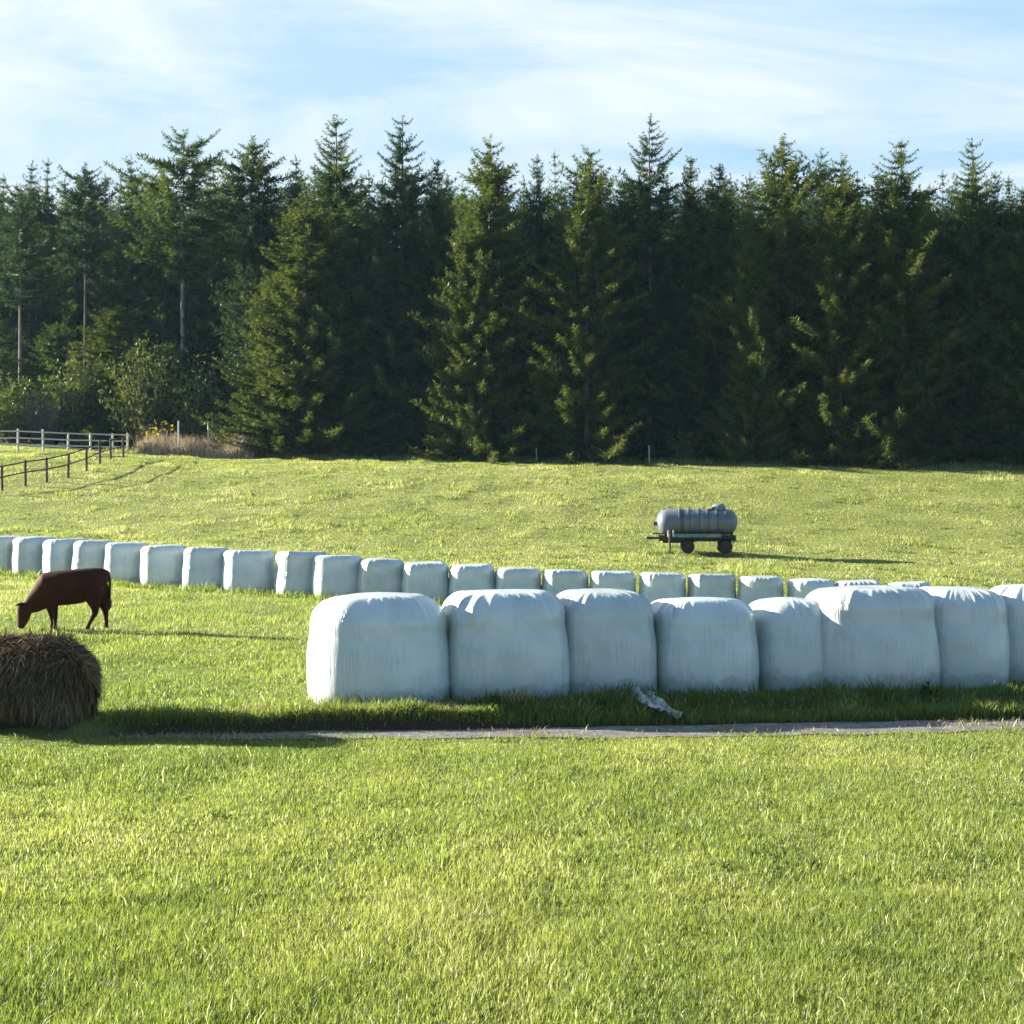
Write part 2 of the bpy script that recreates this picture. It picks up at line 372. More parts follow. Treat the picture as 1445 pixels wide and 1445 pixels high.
parts.append(scatter(300000, 43, 118, 5, lambda x, d: .065+.13*sm(.63, .72, fbm(x*.55, d*.35, 0, 56)), (.025, .05), (.1, .8), 25, False))
nz = 2600; zd = 4.8+9*rng.random(nz)**1.1; zx = (rng.random(nz)*2-1)*(.372*zd+.8); okz = ~on_track(zx, zd) & (np.abs(bankline(zx)-zd) > 1.0); zx, zd = zx[okz], zd[okz]
Vb, Fb, k_ = blades(np.stack([zx, zd, G(zx, zd)-.01], 1), .06+.07*rng.random(len(zx)), .003+.004*rng.random(len(zx)), .1+.7*rng.random(len(zx)), rng.normal(0, .9, len(zx)), rng.random(len(zx))*6.283)
parts.append((Vb, Fb, np.repeat(np.where(rng.random(len(zx)) < .5, .95+.05*rng.random(len(zx)), .5*rng.random(len(zx))), k_)))
# low dark weed rosettes in the near field
nr_ = 90; rd = 5+9*rng.random(nr_); rx = (rng.random(nr_)*2-1)*(.372*rd+.5); kk = 34
qx = np.repeat(rx, kk)+rng.normal(0, .05, nr_*kk)*np.repeat(.5+rng.random(nr_), kk); qy = np.repeat(rd, kk)+rng.normal(0, .035, nr_*kk)
Vb, Fb, k_ = blades(np.stack([qx, qy, G(qx, qy)-.005], 1), .03+.05*rng.random(len(qx)), .006+.008*rng.random(len(qx)), .3+.6*rng.random(len(qx)), rng.normal(0, .9, len(qx)), rng.random(len(qx))*6.283)
parts.append((Vb, Fb, np.repeat(.0+.12*rng.random(len(qx)), k_)))
# darker tussocks and trampled clods over the far slope
nc = 620; cd = 40+66*rng.random(nc)**1.2; cx_ = (rng.random(nc)*2-1)*(.372*cd+3); cw = .12+.55*rng.random(nc)**2.5; kk = 26
tx_ = np.repeat(cx_, kk)+rng.normal(0, 1, nc*kk)*np.repeat(cw, kk); ty_ = np.repeat(cd, kk)+rng.normal(0, .10, nc*kk)
okc = (ty_ < dedge(tx_)-1); tx_, ty_ = tx_[okc], ty_[okc]
Vb, Fb, k_ = blades(np.stack([tx_, ty_, G(tx_, ty_)-.01], 1), .06+.13*rng.random(len(tx_)), .03+.04*rng.random(len(tx_)), .1+.7*rng.random(len(tx_)), rng.normal(0, .9, len(tx_)), rng.random(len(tx_))*6.283, False)
parts.append((Vb, Fb, np.repeat(.02+.18*rng.random(len(tx_)), k_)))
# long verge blades on the bank lip, round the bale feet and along the near side of the track
def verge(n, xf, yf, h, w, lo, hi, n3=True):
    x = xf(n); y = yf(x, n); P = np.stack([x, y, G(x, y)-.01], 1)
    hh = h*(.4+.9*rng.random(n))*(.5+fbm(x*2.5, y*2, 0, 61, 2)); ww = w*(.6+.8*rng.random(n))
    Vb, Fb, k = blades(P, hh, ww, .1+.75*rng.random(n), rng.normal(0, .9, n), rng.random(n)*6.283, n3)
    return Vb, Fb, np.repeat(lo+(hi-lo)*rng.random(n), k)
U = lambda a, b: (lambda n: a+(b-a)*rng.random(n))
parts.append(verge(15000, U(-4.2, 9), lambda x, n: bankline(x)+.02+np.abs(rng.normal(0, .16, n)), .13, .009, .05, .75))
parts.append(verge(5000, U(-4.4, 9), lambda x, n: bankline(x)-.22-.34*sm(-3.9, -1.5, x)-.24*sm(-1.5, 2.5, x)+.25*(fbm(x*1.6, 2.2, 0, 33, 2)-.5)-np.abs(rng.normal(0, .12, n)), .045, .009, .1, .8))
parts.append(verge(9000, U(-1.2, 8.6), lambda x, n: bankline(x)+.05+(.35+.75*sm(-1, 2, x))*rng.random(n)*(.3+1.2*fbm(x*1.3, .7, 0, 66, 2)), .15, .013, 0, .12))  # dark weedy strip, with the bales' shadow also put into its colour
for vx, vs in ((-.6, .25), (.7, .3), (1.6, .15), (2.9, .35), (3.8, .2), (5.2, .4), (6.3, .3)):
    parts.append(verge(260, lambda n, vx=vx, vs=vs: rng.normal(vx, vs, n), lambda x, n: bankline(x)+.15+.75*rng.random(n)*sm(-1.5, 1.5, x), .13, .011, .86, 1.0))
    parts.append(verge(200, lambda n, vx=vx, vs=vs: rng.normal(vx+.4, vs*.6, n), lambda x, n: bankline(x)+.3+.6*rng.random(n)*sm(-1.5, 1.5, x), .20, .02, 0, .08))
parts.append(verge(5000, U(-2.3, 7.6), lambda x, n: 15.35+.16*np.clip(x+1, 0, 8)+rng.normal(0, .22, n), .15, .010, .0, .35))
parts.append(verge(5000, U(-15, 10), lambda x, n: np.interp(x, [-14.3, -10, -4.5, 3, 9.4], [41, 37.6, 35.4, 33.4, 32.2])+rng.normal(0, .25, n), .22, .03, .0, .6, False))
parts.append(verge(9000, U(-34, 42), lambda x, n: dedge(x)+rng.normal(.2, .5, n), .45, .05, .15, .95, False))
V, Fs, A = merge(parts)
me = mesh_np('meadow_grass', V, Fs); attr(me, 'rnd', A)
tag(link('meadow_grass', me, M['grass']), 'short bright green meadow grass with stray dry blades painted pale as glints', 'grass', kind='stuff')
# yellow trampled straw in front of the first bales and on the track edge
def strawpatch(n, cx, cy, sx, sy, h=.06, w=.008):
    x = rng.normal(cx, sx, n); y = rng.normal(cy, sy, n); P = np.stack([x, y, G(x, y)+.005+.02*rng.random(n)], 1)
    Vb, Fb, k = blades(P, h*(.5+rng.random(n)), w*(.6+.8*rng.random(n)), .5+.5*rng.random(n), rng.random(n)*6.283, rng.random(n)*6.283)
    return Vb, Fb, np.repeat(rng.random(n), k)
ps = [strawpatch(2600, -1.75, 15.05, .55, .10, .07), strawpatch(900, -1.1, 15.15, .35, .08, .08), strawpatch(500, 3.4, 15.9, .2, .07),
      strawpatch(700, -3.0, 14.2, .6, .10, .05), strawpatch(160, 2.4, 14.75, .6, .16, .05), strawpatch(220, 5.0, 15.1, .4, .15, .06), strawpatch(120, .2, 14.5, .4, .14, .05)]
V, Fs, A = merge(ps); me = mesh_np('dry_straw_litter', V, Fs); attr(me, 'rnd', A)
tag(link('dry_straw_litter', me, M['straw']), 'yellow dry straw scattered along the bank and track below the near bales', 'straw', kind='stuff')

# ------------------------------------------------------------------ wrapped bales
def bale_mesh(name, wx, wy, h, seed, n=3.4, shoulder=.30, pleat=1.0, seg=176):
    """film-wrapped bale: squarish plan, bulging flanks, gathered film pleats over the shoulder"""
    th = np.linspace(0, 2*np.pi, seg, endpoint=False)
    c, s = np.cos(th), np.sin(th)
    rr = (np.abs(c)**n+np.abs(s)**n)**(-1/n)
    corner = (rr-1)/(2**(.5-1/n)*1.0-1+1e-6); corner = np.clip((rr-1)/.22, 0, 1)
    prof = []
    hs = h-shoulder
    for z in np.linspace(0, hs, 16):
        u = z/h
        prof.append((.955+.045*math.sin(math.pi*min(1, u*1.35+.14))**.8 - .05*max(0, u-.5), z, 0.0))
    r0 = prof[-1][0]; ins = min(.72, shoulder*.92/(.5*wx))
    for a in np.linspace(0, math.pi/2, 17)[1:]:
        prof.append((r0-ins+ins*max(0.0, math.cos(a))**.95, hs+shoulder*math.sin(a)**1.05*.93, math.sin(a*2)**.7 if a < math.pi/2-1e-3 else .25))
    rt = prof[-1][0]
    for f in (.93, .84, .72, .58, .42, .26, .12):
        prof.append((rt*f, hs+shoulder*.93+.07*shoulder*(1-f*f)*.9, .25*f))
    Vs = []
    p1, p2, p3 = [random.Random(seed*7+q).random()*6.28 for q in range(3)]
    for (rf, z, pm) in prof:
        x = rf*rr*c*wx/2; y = rf*rr*s*wy/2
        # folds: ridged waves that run over the shoulder, stronger at the corners
        ph = th*1.0+.05*np.sin(3*th+p1)
        amp = fbm(th*2.2+seed, seed*1.3, 0, seed, 2)
        fold = (1-np.abs(np.sin(ph*13+p1+1.5*np.sin(th*2+p2))))**2*.6+(1-np.abs(np.sin(ph*29+p3+2*np.sin(th*3+p1))))**3*.5
        d = pleat*.050*fold*pm*np.clip(amp*1.9-.5, 0, 1.2)*(.4+.9*corner)
        down = max(0.0, 1-abs(z-hs*.75)/(hs*.8))
        d = d+pleat*.018*down*fold*corner*np.clip(amp*2-.6, 0, 1)
        d = d+.045*(fbm(x*1.5+seed, y*1.5, z*1.5, seed+3, 2)-.5)+.010*(fbm(x*6+seed, y*6, z*2.0, seed+5, 2)-.5)
        if z < .12: d = d+.03*(.12-z)/.12*(fbm(th*5, seed, 0, seed+9)-.4)
        L_ = np.sqrt(x*x+y*y)+1e-6
        k = 1+d/np.maximum(L_, .15)*min(1.0, rf*1.6)
        zz = z+(.035*(fbm(x*2+seed, y*2, 0, seed+4, 2)-.5))*(z/h)+d*.5*(pm if z > hs else 0)
        Vs.append(np.stack([x*k, y*k, zz+0*x], 1))
    nr = len(prof)
    V = np.concatenate(Vs+[np.array([[0, 0, Vs[-1][:, 2].mean()+.004]])])
    j = np.arange(seg); j2 = (j+1) % seg
    F = np.concatenate([np.stack([i*seg+j, i*seg+j2, (i+1)*seg+j2, (i+1)*seg+j], 1) for i in range(nr-1)])
    T = np.stack([(nr-1)*seg+j, (nr-1)*seg+j2, np.full(seg, nr*seg)], 1)
    return mesh_np(name, V, [F, T], True)
#            centre px, width px, base py, top py, depth wy, spin, shoulder
NEAR = [(532, 199, 999, 842, 1.35, 19, .38, 'widest near white bale, lit down its left flank, by the straw-strewn bank end'),
        (711, 182, 991, 837, 1.30, 14, .34, 'near white bale with a pleated left shoulder and torn film hem, second in its row'),
        (850, 146, 988, 835, 1.25, 12, .34, 'near white bale with a yellow grass tuft at its foot, above the torn film strip'),
        (990, 158, 983, 848, 1.25, 15, .32, 'low near white bale with a bright folded left edge, right of the torn film strip'),
        (1118, 124, 981, 849, 1.25, 8, .30, 'narrow low near white bale squeezed between two wider ones'),
        (1235, 184, 976, 832, 1.35, 6, .30, 'broad tall near white bale with crumpled top-left film, left of the dark weed'),
        (1360, 128, 973, 833, 1.30, 0, .30, 'near white bale just right of the dark weed, sun edge along its left seam'),
        (1470, 140, 962, 829, 1.30, -6, .32, 'near white bale cut off by the right edge of the photo')]
fy = [15.60, 15.95, 16.35, 16.55, 16.95, 16.85, 17.25, 17.75]      # front face distances
for q, (cx, wpx, yb, yt, wy, rz, sh, lab) in enumerate(NEAR):
    d = fy[q]
    a = R(rz)
    wpan = wpx*(d+.35)/FOC
    wx = wpan/(math.cos(a)*1.0+.18*abs(math.sin(a)))
    yc = d+wy*.5*math.cos(a)
    x = PX(cx, d+.35)
    z0 = ZY(yb, d)                                              # the foot as seen
    zg = float(G(x, yc))-.02
    top = ZY(yt-4, d+.30)
    ob = link('wrapped_bale', bale_mesh('wrapped_bale', wx, wy, top-zg, 100+q, 3.2+.35*(q % 3), sh), M['film'])
    ob.location = (x, yc, zg); ob.rotation_euler = (R(random.uniform(-1, 1)), R(random.uniform(-1, 1)), a)
    tag(ob, lab, 'wrapped bale', 'white film-wrapped bales in the near row')

def film_strip(name, path, width, seed, m, flat=.03):
    """torn flap of film: crumpled ribbon along a path of ground points"""
    P = np.array(path, float); t = np.linspace(0, 1, 40); ti = np.linspace(0, 1, len(P))
    C_ = np.stack([np.interp(t, ti, P[:, k]) for k in range(3)], 1)
    T = np.gradient(C_, axis=0); T /= np.linalg.norm(T, axis=1)[:, None]
    S = np.stack([-T[:, 1], T[:, 0], 0*t], 1)
    w = np.linspace(-.5, .5, 12)
    rows = []
    for k, wk in enumerate(w):
        e = fbm(t*7+seed, k*.35, 0, seed, 3)-.5
        q = C_+S*(wk*width*(.7+.6*fbm(t*5, 1.7, 0, seed+2))[:, None])
        q[:, 2] += .10*np.abs(e)+flat+.03*np.cos(wk*9+t*6)+.010*rng.normal(size=40)
        q[:, :2] += .03*rng.normal(size=(40, 2))*.4
        rows.append(q)
    V = np.concatenate(rows); i = (np.arange(11)[:, None]*40+np.arange(39)[None]).ravel()
    me = mesh_np(name, V, [np.stack([i, i+1, i+41, i+40], 1)], True)
    return me
def gp(px, py, dz=0.0):
    v = hit(px, py); return (v.x, v.y, v.z+dz)
o = link('torn_film', film_strip('torn_film', [gp(896, 988, .10), gp(912, 1000, .09), gp(932, 1014, .07), gp(962, 1022, .05)], .24, 5, M['film'], .02), M['film'])
tag(o, 'crumpled strip of torn white film lying down the bank onto the gravel', 'film scrap')
o = link('film_scrap', film_strip('film_scrap', [gp(566, 1002), gp(590, 1001), gp(612, 1000)], .16, 8, M['film'], .0), M['film'])
tag(o, 'scrap of white film on the straw below the widest near bale', 'film scrap')
o = link('film_scrap', film_strip('film_scrap', [gp(625, 998), gp(640, 999), gp(655, 1001)], .10, 11, M['film'], .0), M['film'])
tag(o, 'small film scrap in the shaded gap between the two leftmost near bales', 'film scrap')

# far row: left edges as seen in the photo
FL = [-28, 15, 58, 97, 143, 195, 254, 310, 385, 437, 501, 565, 631, 695, 762, 830, 900, 970, 1040, 1113, 1180, 1253]
FT = [756, 757, 760, 762, 765, 769, 772, 776, 778, 783, 788, 793, 796, 801, 804, 806, 808, 810, 813, 817, 819, 821]
FLAB = ['far white bale cut off by the left edge of the photo', 'far white bale above the gap left of the cow, second from the row\'s left end',
        'far white bale straight above the cow\'s shoulder', 'far white bale above the cow\'s back with a dark hole in its shoulder',
        'far white bale standing just behind the cow\'s tail', 'far white bale standing clear to the right of the cow, next after its tail bale',
        'far white bale with a notched top, second to the right of the cow\'s tail bale', 'widest far white bale, with two dark pocks on its top left',
        'far white bale turned with a broad bright flank, right of the widest far bale', 'far white bale just left above the widest near bale\'s corner',
        'far white bale whose foot meets the left shoulder of the widest near bale', 'far white bale rising behind the middle of the widest near bale',
        'far white bale showing in the notch between the first and second near bales', 'far white bale behind the top of the second near bale',
        'far white bale above the seam of the second and third near bales', 'far white bale behind the third near bale\'s top',
        'far white bale in the dip left of the low near bale, below the tank\'s drawbar', 'far white bale behind the low near bale, below the tank\'s wheels',
        'far white bale above the seam of the two low near bales, below the tank\'s shadow', 'far white bale behind the narrow low near bale',
        'far white bale showing only a low cap, next to last at the right end', 'last far white bale at the right end, only its flat cap showing']
protos = [bale_mesh('far_wrapped_bale', 1.30, 1.20, 1.22, 300+q, 3.3+.12*q, .19+.014*(q % 5), 1.5, 120) for q in range(9)]
for q, (lx, ty) in enumerate(zip(FL, FT)):
    d = float(np.interp(lx, [-30, 30, 150, 250, 440, 650, 900, 1290], [42.2, 41.2, 39.2, 37.6, 35.8, 34.9, 33.9, 32.6]))
    wpx = {7: 78, 8: 74, 9: 76}.get(q, 70 if lx > 150 else 66)
    x = PX(lx+wpx/2, d+.4)
    sc_ = wpx*(d+.4)/FOC/1.36
    ob = link('far_wrapped_bale', protos[(q*4) % 9], M['film'])
    zg = float(G(x, d+.6))-.03
    ob.location = (x, d+.62, zg)
    hz = (ZY(ty, d+.35)-zg)/1.22
    ob.scale = (sc_, sc_*.98, hz)
    a = -math.atan2(x, d)+R(10+random.uniform(-6, 6)+(5 if q == 8 else 0))
    ob.rotation_euler = (R(random.uniform(-1.8, 1.8)), R(random.uniform(-1.8, 1.8)), a)
    tag(ob, FLAB[q], 'wrapped bale', 'white film-wrapped bales in the far row')

# ------------------------------------------------------------------ hay bale
def hay_bale():
    bx = PX(119, 14.6); Lh = 1.7; r = .455
    g0 = float(G(bx-.6, 14.6))-.03
    nu, nv = 60, 96
    u = np.linspace(0, 1, nu); v = np.linspace(0, 2*np.pi, nv, endpoint=False)
    Uu, Vv = np.meshgrid(u, v, indexing='ij')
    X = -Lh*Uu                                               # 0 at the right end
    tr = np.clip(-X/.52, 0, 1); rad = r*np.maximum(.06, (1-(1-tr)**2.3)**(1/2.3))
    tl = np.clip((Lh+X)/.25, 0, 1); rad = rad*(.6+.4*np.sqrt(1-(1-tl)**2))
    lump = 1+.09*(fbm(X*2.3, np.cos(Vv)*1.5, np.sin(Vv)*1.5, 71)-.5)
    rad = rad*lump
    Y = np.cos(Vv)*rad*1.08; Z = np.where(np.sin(Vv) < 0, np.sin(Vv)*(.35*rad+.65*r), np.sin(Vv)*rad)+r
    low = np.clip((r-Z)/r, 0, 1); Y = Y*(1+.10*low); X = np.where(tr < 1, X*(1-.72*sm(0, .8, low)), X)
    Z = np.maximum(Z, .0)
    V = np.stack([X.ravel(), Y.ravel(), Z.ravel()], 1)
    i = np.arange(nu-1)[:, None]*nv; j = np.arange(nv)[None]; j2 = (j+1) % nv
    F = np.stack([(i+j).ravel(), (i+nv+j).ravel(), (i+nv+j2).ravel(), (i+j2).ravel()], 1)
    cap0 = np.arange(nv)[None, ::-1]; cap1 = ((nu-1)*nv+np.arange(nv))[None]
    core = (V, [F, cap0, cap1], np.full(len(V), .15))
    # strands combed round the flank, hanging down
    n = 42000
    uu = rng.random(n)**1.7*.97; vv = rng.random(n)*2*np.pi
    iu = uu*(nu-1); iv = vv/(2*np.pi)*nv
    a = np.clip(iu.astype(int), 0, nu-2); b = iv.astype(int) % nv
    base = V[a*nv+b]*(1-(iu-a))[:, None]+V[(a+1)*nv+b]*(iu-a)[:, None]
    Vg = V.reshape(nu, nv, 3); du = np.gradient(Vg, axis=0); dv = np.roll(Vg, -1, 1)-np.roll(Vg, 1, 1)
    Ng = np.cross(du, dv).reshape(-1, 3); Ng /= np.linalg.norm(Ng, axis=1)[:, None]+1e-9
    Ng *= np.sign(np.sum(Ng*(V-np.array([-.8, 0, r])), 1))[:, None]
    nrm = Ng[a*nv+b]
    down = np.stack([rng.normal(.05, .30, n), np.sign(base[:, 1])*.55*np.clip(base[:, 2]/r-.6, 0, 1.2), -np.ones(n)*np.clip(1.55-base[:, 2]/r, .15, 1)], 1)
    topm = base[:, 2] > 1.7*r
    down[topm] += rng.normal(0, .45, (topm.sum(), 3))*np.array([1, 1, .3])
    T = down-nrm*np.sum(down*nrm, 1)[:, None]; T += nrm*(.05+.14*rng.random(n))[:, None]
    T /= np.linalg.norm(T, axis=1)[:, None]
    Ls = .08+.20*rng.random(n)
    base = base+nrm*.004
    S = np.cross(T, nrm); S /= np.linalg.norm(S, axis=1)[:, None]+1e-6
    w = (.003+.004*rng.random(n))[:, None]
    mid = base+T*Ls[:, None]*.5; tip = base+T*Ls[:, None]+np.array([0, 0, -1])*(.12*Ls)[:, None]
    VV = np.stack([base-S*w, base+S*w, mid-S*w, mid+S*w, tip], 1).reshape(-1, 3)
    VV[:, 2] = np.maximum(VV[:, 2], .01)
    bb = (np.arange(n)*5)[:, None]
    st = (VV, [bb+np.array([[0, 1, 3, 2]]), bb+np.array([[2, 3, 4]])], np.repeat(rng.random(n)**1.4, 5))
    Va, Fa, A = merge([core, st])
    me = mesh_np('hay_bale', Va, Fa); attr(me, 'rnd', A)
    ob = link('hay_bale', me, M['hay']); ob.location = (bx, 14.75, g0); ob.rotation_euler = (0, 0, R(-4))
    tag(ob, 'dark brown unwrapped hay bale with loose hanging strands at the left edge', 'hay bale')
hay_bale()

# ------------------------------------------------------------------ grazing cow
def cow():
    mb = MB()
    def ring(x, z, rz, ry, tilt=0.0):
        return ((x, 0, z), (-math.sin(tilt)*rz, 0, math.cos(tilt)*rz), (0, ry, 0))
    mb.rings([ring(.745, .94, .05, .06), ring(.725, .91, .13, .13), ring(.64, .845, .225, .19), ring(.50, .80, .275, .225), ring(.30, .758, .305, .25),
              ring(.10, .735, .31, .262), ring(-.10, .718, .308, .25), ring(-.24, .70, .31, .205), ring(-.335, .675, .31, .17, .08), ring(-.40, .60, .262, .15, .2),
              ring(-.45, .535, .218, .13, .33), ring(-.515, .452, .172, .112, .6), ring(-.575, .378, .135, .098, .92), ring(-.63, .335, .07, .06, 1.0)], 32)
    # head, hanging to the grass
    def hr(x, z, h, y): return ((x, 0, z), (h, 0, -.2*h), (0, y, 0))
    mb.rings([hr(-.695, .475, .03, .04), hr(-.69, .43, .085, .085), hr(-.66, .345, .125, .10), hr(-.668, .245, .115, .086), hr(-.69, .145, .090, .070), hr(-.712, .07, .068, .068), hr(-.716, .025, .048, .052)], 20)
    for s, pts in ((-1, [(-.20, .80), (-.19, .58), (-.16, .44), (-.135, .30), (-.13, .12), (-.132, .05), (-.142, .0)]),
                   (1, [(-.25, .80), (-.25, .55), (-.26, .42), (-.225, .28), (-.20, .12), (-.207, .05), (-.217, .0)])):
        mb.tube([(x, s*.125, z) for x, z in pts], [.07, .115, .08, .052, .036, .042, .05], 12)
    for s, pts in ((-1, [(.52, .86), (.53, .66), (.505, .50), (.535, .38), (.535, .29), (.445, .12), (.415, .05), (.40, .0)]),
                   (1, [(.62, .86), (.635, .66), (.63, .50), (.68, .38), (.70, .28), (.712, .12), (.71, .05), (.70, .0)])):
        mb.tube([(x, s*.12, z) for x, z in pts], [.08, .165, .135, .08, .055, .037, .043, .05], 12)
    mb.tube([(.69, 0, 1.02), (.75, 0, .985), (.78, 0, .86), (.782, 0, .64), (.775, 0, .50)], [.04, .033, .026, .022, .024], 8)
    for s in (-1, 1):                                        # ears
        mb.rings([((-.675, s*.06, .44), (.03, 0, .02), (0, .014, .02)), ((-.71, s*.115, .455), (.05, 0, .034), (0, .014, .02)), ((-.76, s*.16, .45), (.042, 0, .034), (0, .012, .012)), ((-.80, s*.185, .435), (.016, 0, .016), (0, .008, .006))], 8)
    # dewlap and flank folds
    mb.rings([((-.18, 0, .42), (.02, 0, .03), (0, .04, 0)), ((-.30, 0, .42), (.02, 0, .07), (0, .05, 0)), ((-.44, 0, .36), (.02, 0, .05), (0, .04, 0))], 10)
    me = mb.mesh('cow_body')
    tmp = bpy.data.objects.new('tmp', me); COL.objects.link(tmp)
    r = tmp.modifiers.new('r', 'REMESH'); r.mode = 'VOXEL'; r.voxel_size = .013
    s = tmp.modifiers.new('s', 'SMOOTH'); s.factor = .5; s.iterations = 14
    dg = bpy.context.evaluated_depsgraph_get()
    body = bpy.data.meshes.new_from_object(tmp.evaluated_get(dg)); body.name = 'body'
    bpy.data.objects.remove(tmp)
    body.polygons.foreach_set('use_smooth', np.ones(len(body.polygons), bool))
    p = hit(90, 888)
    root = empty('cow', (p.x, p.y, p.z), R(13))
    root.scale = (1, 1, 1)
    body.materials.clear()
    link('body', body, M['cowhide'], root)
    t = MB(); t.tube([(.775, 0, .54), (.78, 0, .46), (.775, 0, .38), (.765, 0, .32)], [.02, .034, .03, .006], 8); t.build('tail_tuft', M['dark'], root)
    for s_ in (-1, 1):
        e = MB(); e.rings([((-.675+.02*math.cos(a)*0, s_*(.094+.012*math.sin(a)), .34), (.014*math.cos(a)+.001, 0, 0), (0, 0, .014*math.cos(a)+.001)) for a in np.linspace(0, 1.5, 4)], 8)
        e.build('eye', M['dark'], root)
    tag(root, 'dark brown young cow grazing with lowered head in front of the far bales', 'cow')
cow()

# ------------------------------------------------------------------ slurry tank trailer
def tank():
    p = hit(985, 782, 45)
    root = empty('tank_trailer', (p.x, p.y+.4, float(G(p.x, p.y+.4))-.02), R(-4))
    D = p.y/66.0
    root.scale = (D, D, D)
    tag(root, 'grey cylindrical slurry tank on a dark wheeled chassis parked in the upper field', 'tank trailer')
    prof = [(-1.88, .0), (-1.87, .14), (-1.83, .29), (-1.76, .42), (-1.66, .52), (-1.54, .585), (-1.42, .605), (1.42, .605), (1.54, .585), (1.66, .52), (1.76, .42), (1.83, .29), (1.87, .14), (1.88, .0)]
    def lathe(prof, seg=48):
        m_ = MB(); m_.rings([((x, 0, 1.47), (0, 0, max(r, .001)), (0, max(r, .001), 0)) for x, r in prof], seg); return m_
    barrel = lathe(prof).build('barrel', M['galv'], root)
    for x in (-.84, -.42, .03, .46, .88, 1.30):
        lathe([(x-.035, .60), (x-.03, .64), (x+.03, .64), (x+.035, .60)]).build('stiffening_ring', M['galv'], barrel)
    for x in (-.36, .09, .52, .94):
        lathe([(x-.03, .600), (x-.026, .6095), (x+.026, .6095), (x+.03, .600)]).build('dark_ring_band', M['galv_dark'], barrel)  # thin dark bands close beside the middle rings
    m_ = lathe([(-.80, .600), (-.79, .612), (-.62, .612), (-.61, .600)]); m_.build('stained_band', M['galv_dark'], barrel)
    h = MB(); h.tube([(1.0, 0, 2.03), (1.0, 0, 2.17)], .30, 24); h.build('hatch_neck', M['galv'], root)
    h = MB(); h.rings([((1.02, 0, 2.16), (.32, 0, 0), (0, .32, 0)), ((1.02, 0, 2.24), (.30, 0, 0), (0, .30, 0)), ((1.02, 0, 2.31), (.20, 0, 0), (0, .2, 0)), ((1.02, 0, 2.335), (.05, 0, 0), (0, .05, 0))], 24)
    lid = h.build('hatch_lid', M['galv'], root)
    h = MB(); h.box((.62, 0, 2.13), (.55, .5, .05), 0, R(-22)); h.build('splash_board', M['cream'], root)
    for x in (-1.28, -.80, -.38, .30):
        b = MB(); b.tube([(x, 0, 2.05), (x, 0, 2.15)], .03, 10); b.box((x+.03, 0, 2.15), (.14, .10, .03)); b.build('pipe_stub', M['galv_dark'], root)
    v = MB(); v.tube([(-1.86, -.05, 1.40), (-2.0, -.06, 1.40)], .09, 14); v.tube([(-1.97, -.06, 1.40), (-2.02, -.06, 1.40)], .13, 14); v.build('outlet_valve', M['galv_dark'], root)
    for s in (-1, 1):
        b = MB(); b.box((-.0, s*.48, .72), (3.55, .12, .27)); b.build('chassis_beam', M['chassis'], root)
    b = MB(); b.box((-.05, 0, .67), (3.3, .8, .16)); b.box((-1.15, 0, .55), (.9, .7, .12)); b.build('subframe', M['chassis'], root)
    r_ = MB(); r_.box((-.05, -.66, .835), (2.25, .05, .17)); r_.build('side_rail', M['rail'], root)
    r_ = MB(); r_.box((.17, -.60, .585), (1.35, .05, .05)); r_.box((-.42, -.60, .64), (.05, .05, .14)); r_.box((.82, -.60, .64), (.05, .05, .14)); r_.build('lower_bar', M['chassis'], root)
    for x in (-1.45, -.70, .1, .9, 1.6):
        b = MB(); b.box((x, 0, .835), (.12, .86, .07)); b.box((x, -.40, .90), (.10, .08, .20)); b.box((x, .40, .90), (.10, .08, .20)); b.build('saddle', M['chassis'], root)
    for s in (-1, 1):
        b = MB(); b.box((-1.70, s*.16, .72), (1.25, .09, .12), R(13*s)); b.build('drawbar_arm', M['chassis'], root)
    b = MB(); b.box((-2.20, 0, .72), (.16, .16, .09)); b.tube([(-2.34, 0, .72), (-2.22, 0, .72)], .05, 12); b.build('tow_eye', M['chassis'], root)
    b = MB(); b.box((-1.72, -.02, .92), (.7, .7, .06), 0, R(4)); b.build('front_platform', M['chassis'], root)
    j = MB(); j.tube([(-1.29, -.62, 1.02), (-1.29, -.62, .5)], .055, 12); j.tube([(-1.29, -.62, .52), (-1.29, -.62, -.02)], .05, 12); j.box((-1.29, -.62, .0), (.2, .2, .03)); j.build('jack_stand', M['chassis'], root)
    for x, mm in ((-1.37, 'lampwhite'), (-1.29, 'lampred'), (-1.13, 'lampwhite')):
        l = MB(); l.rings([((x, -.68, .93), (.035, 0, 0), (0, 0, .16)), ((x, -.71, .93), (.03, 0, 0), (0, 0, .15))], 14); l.build('marker', M[mm], root)
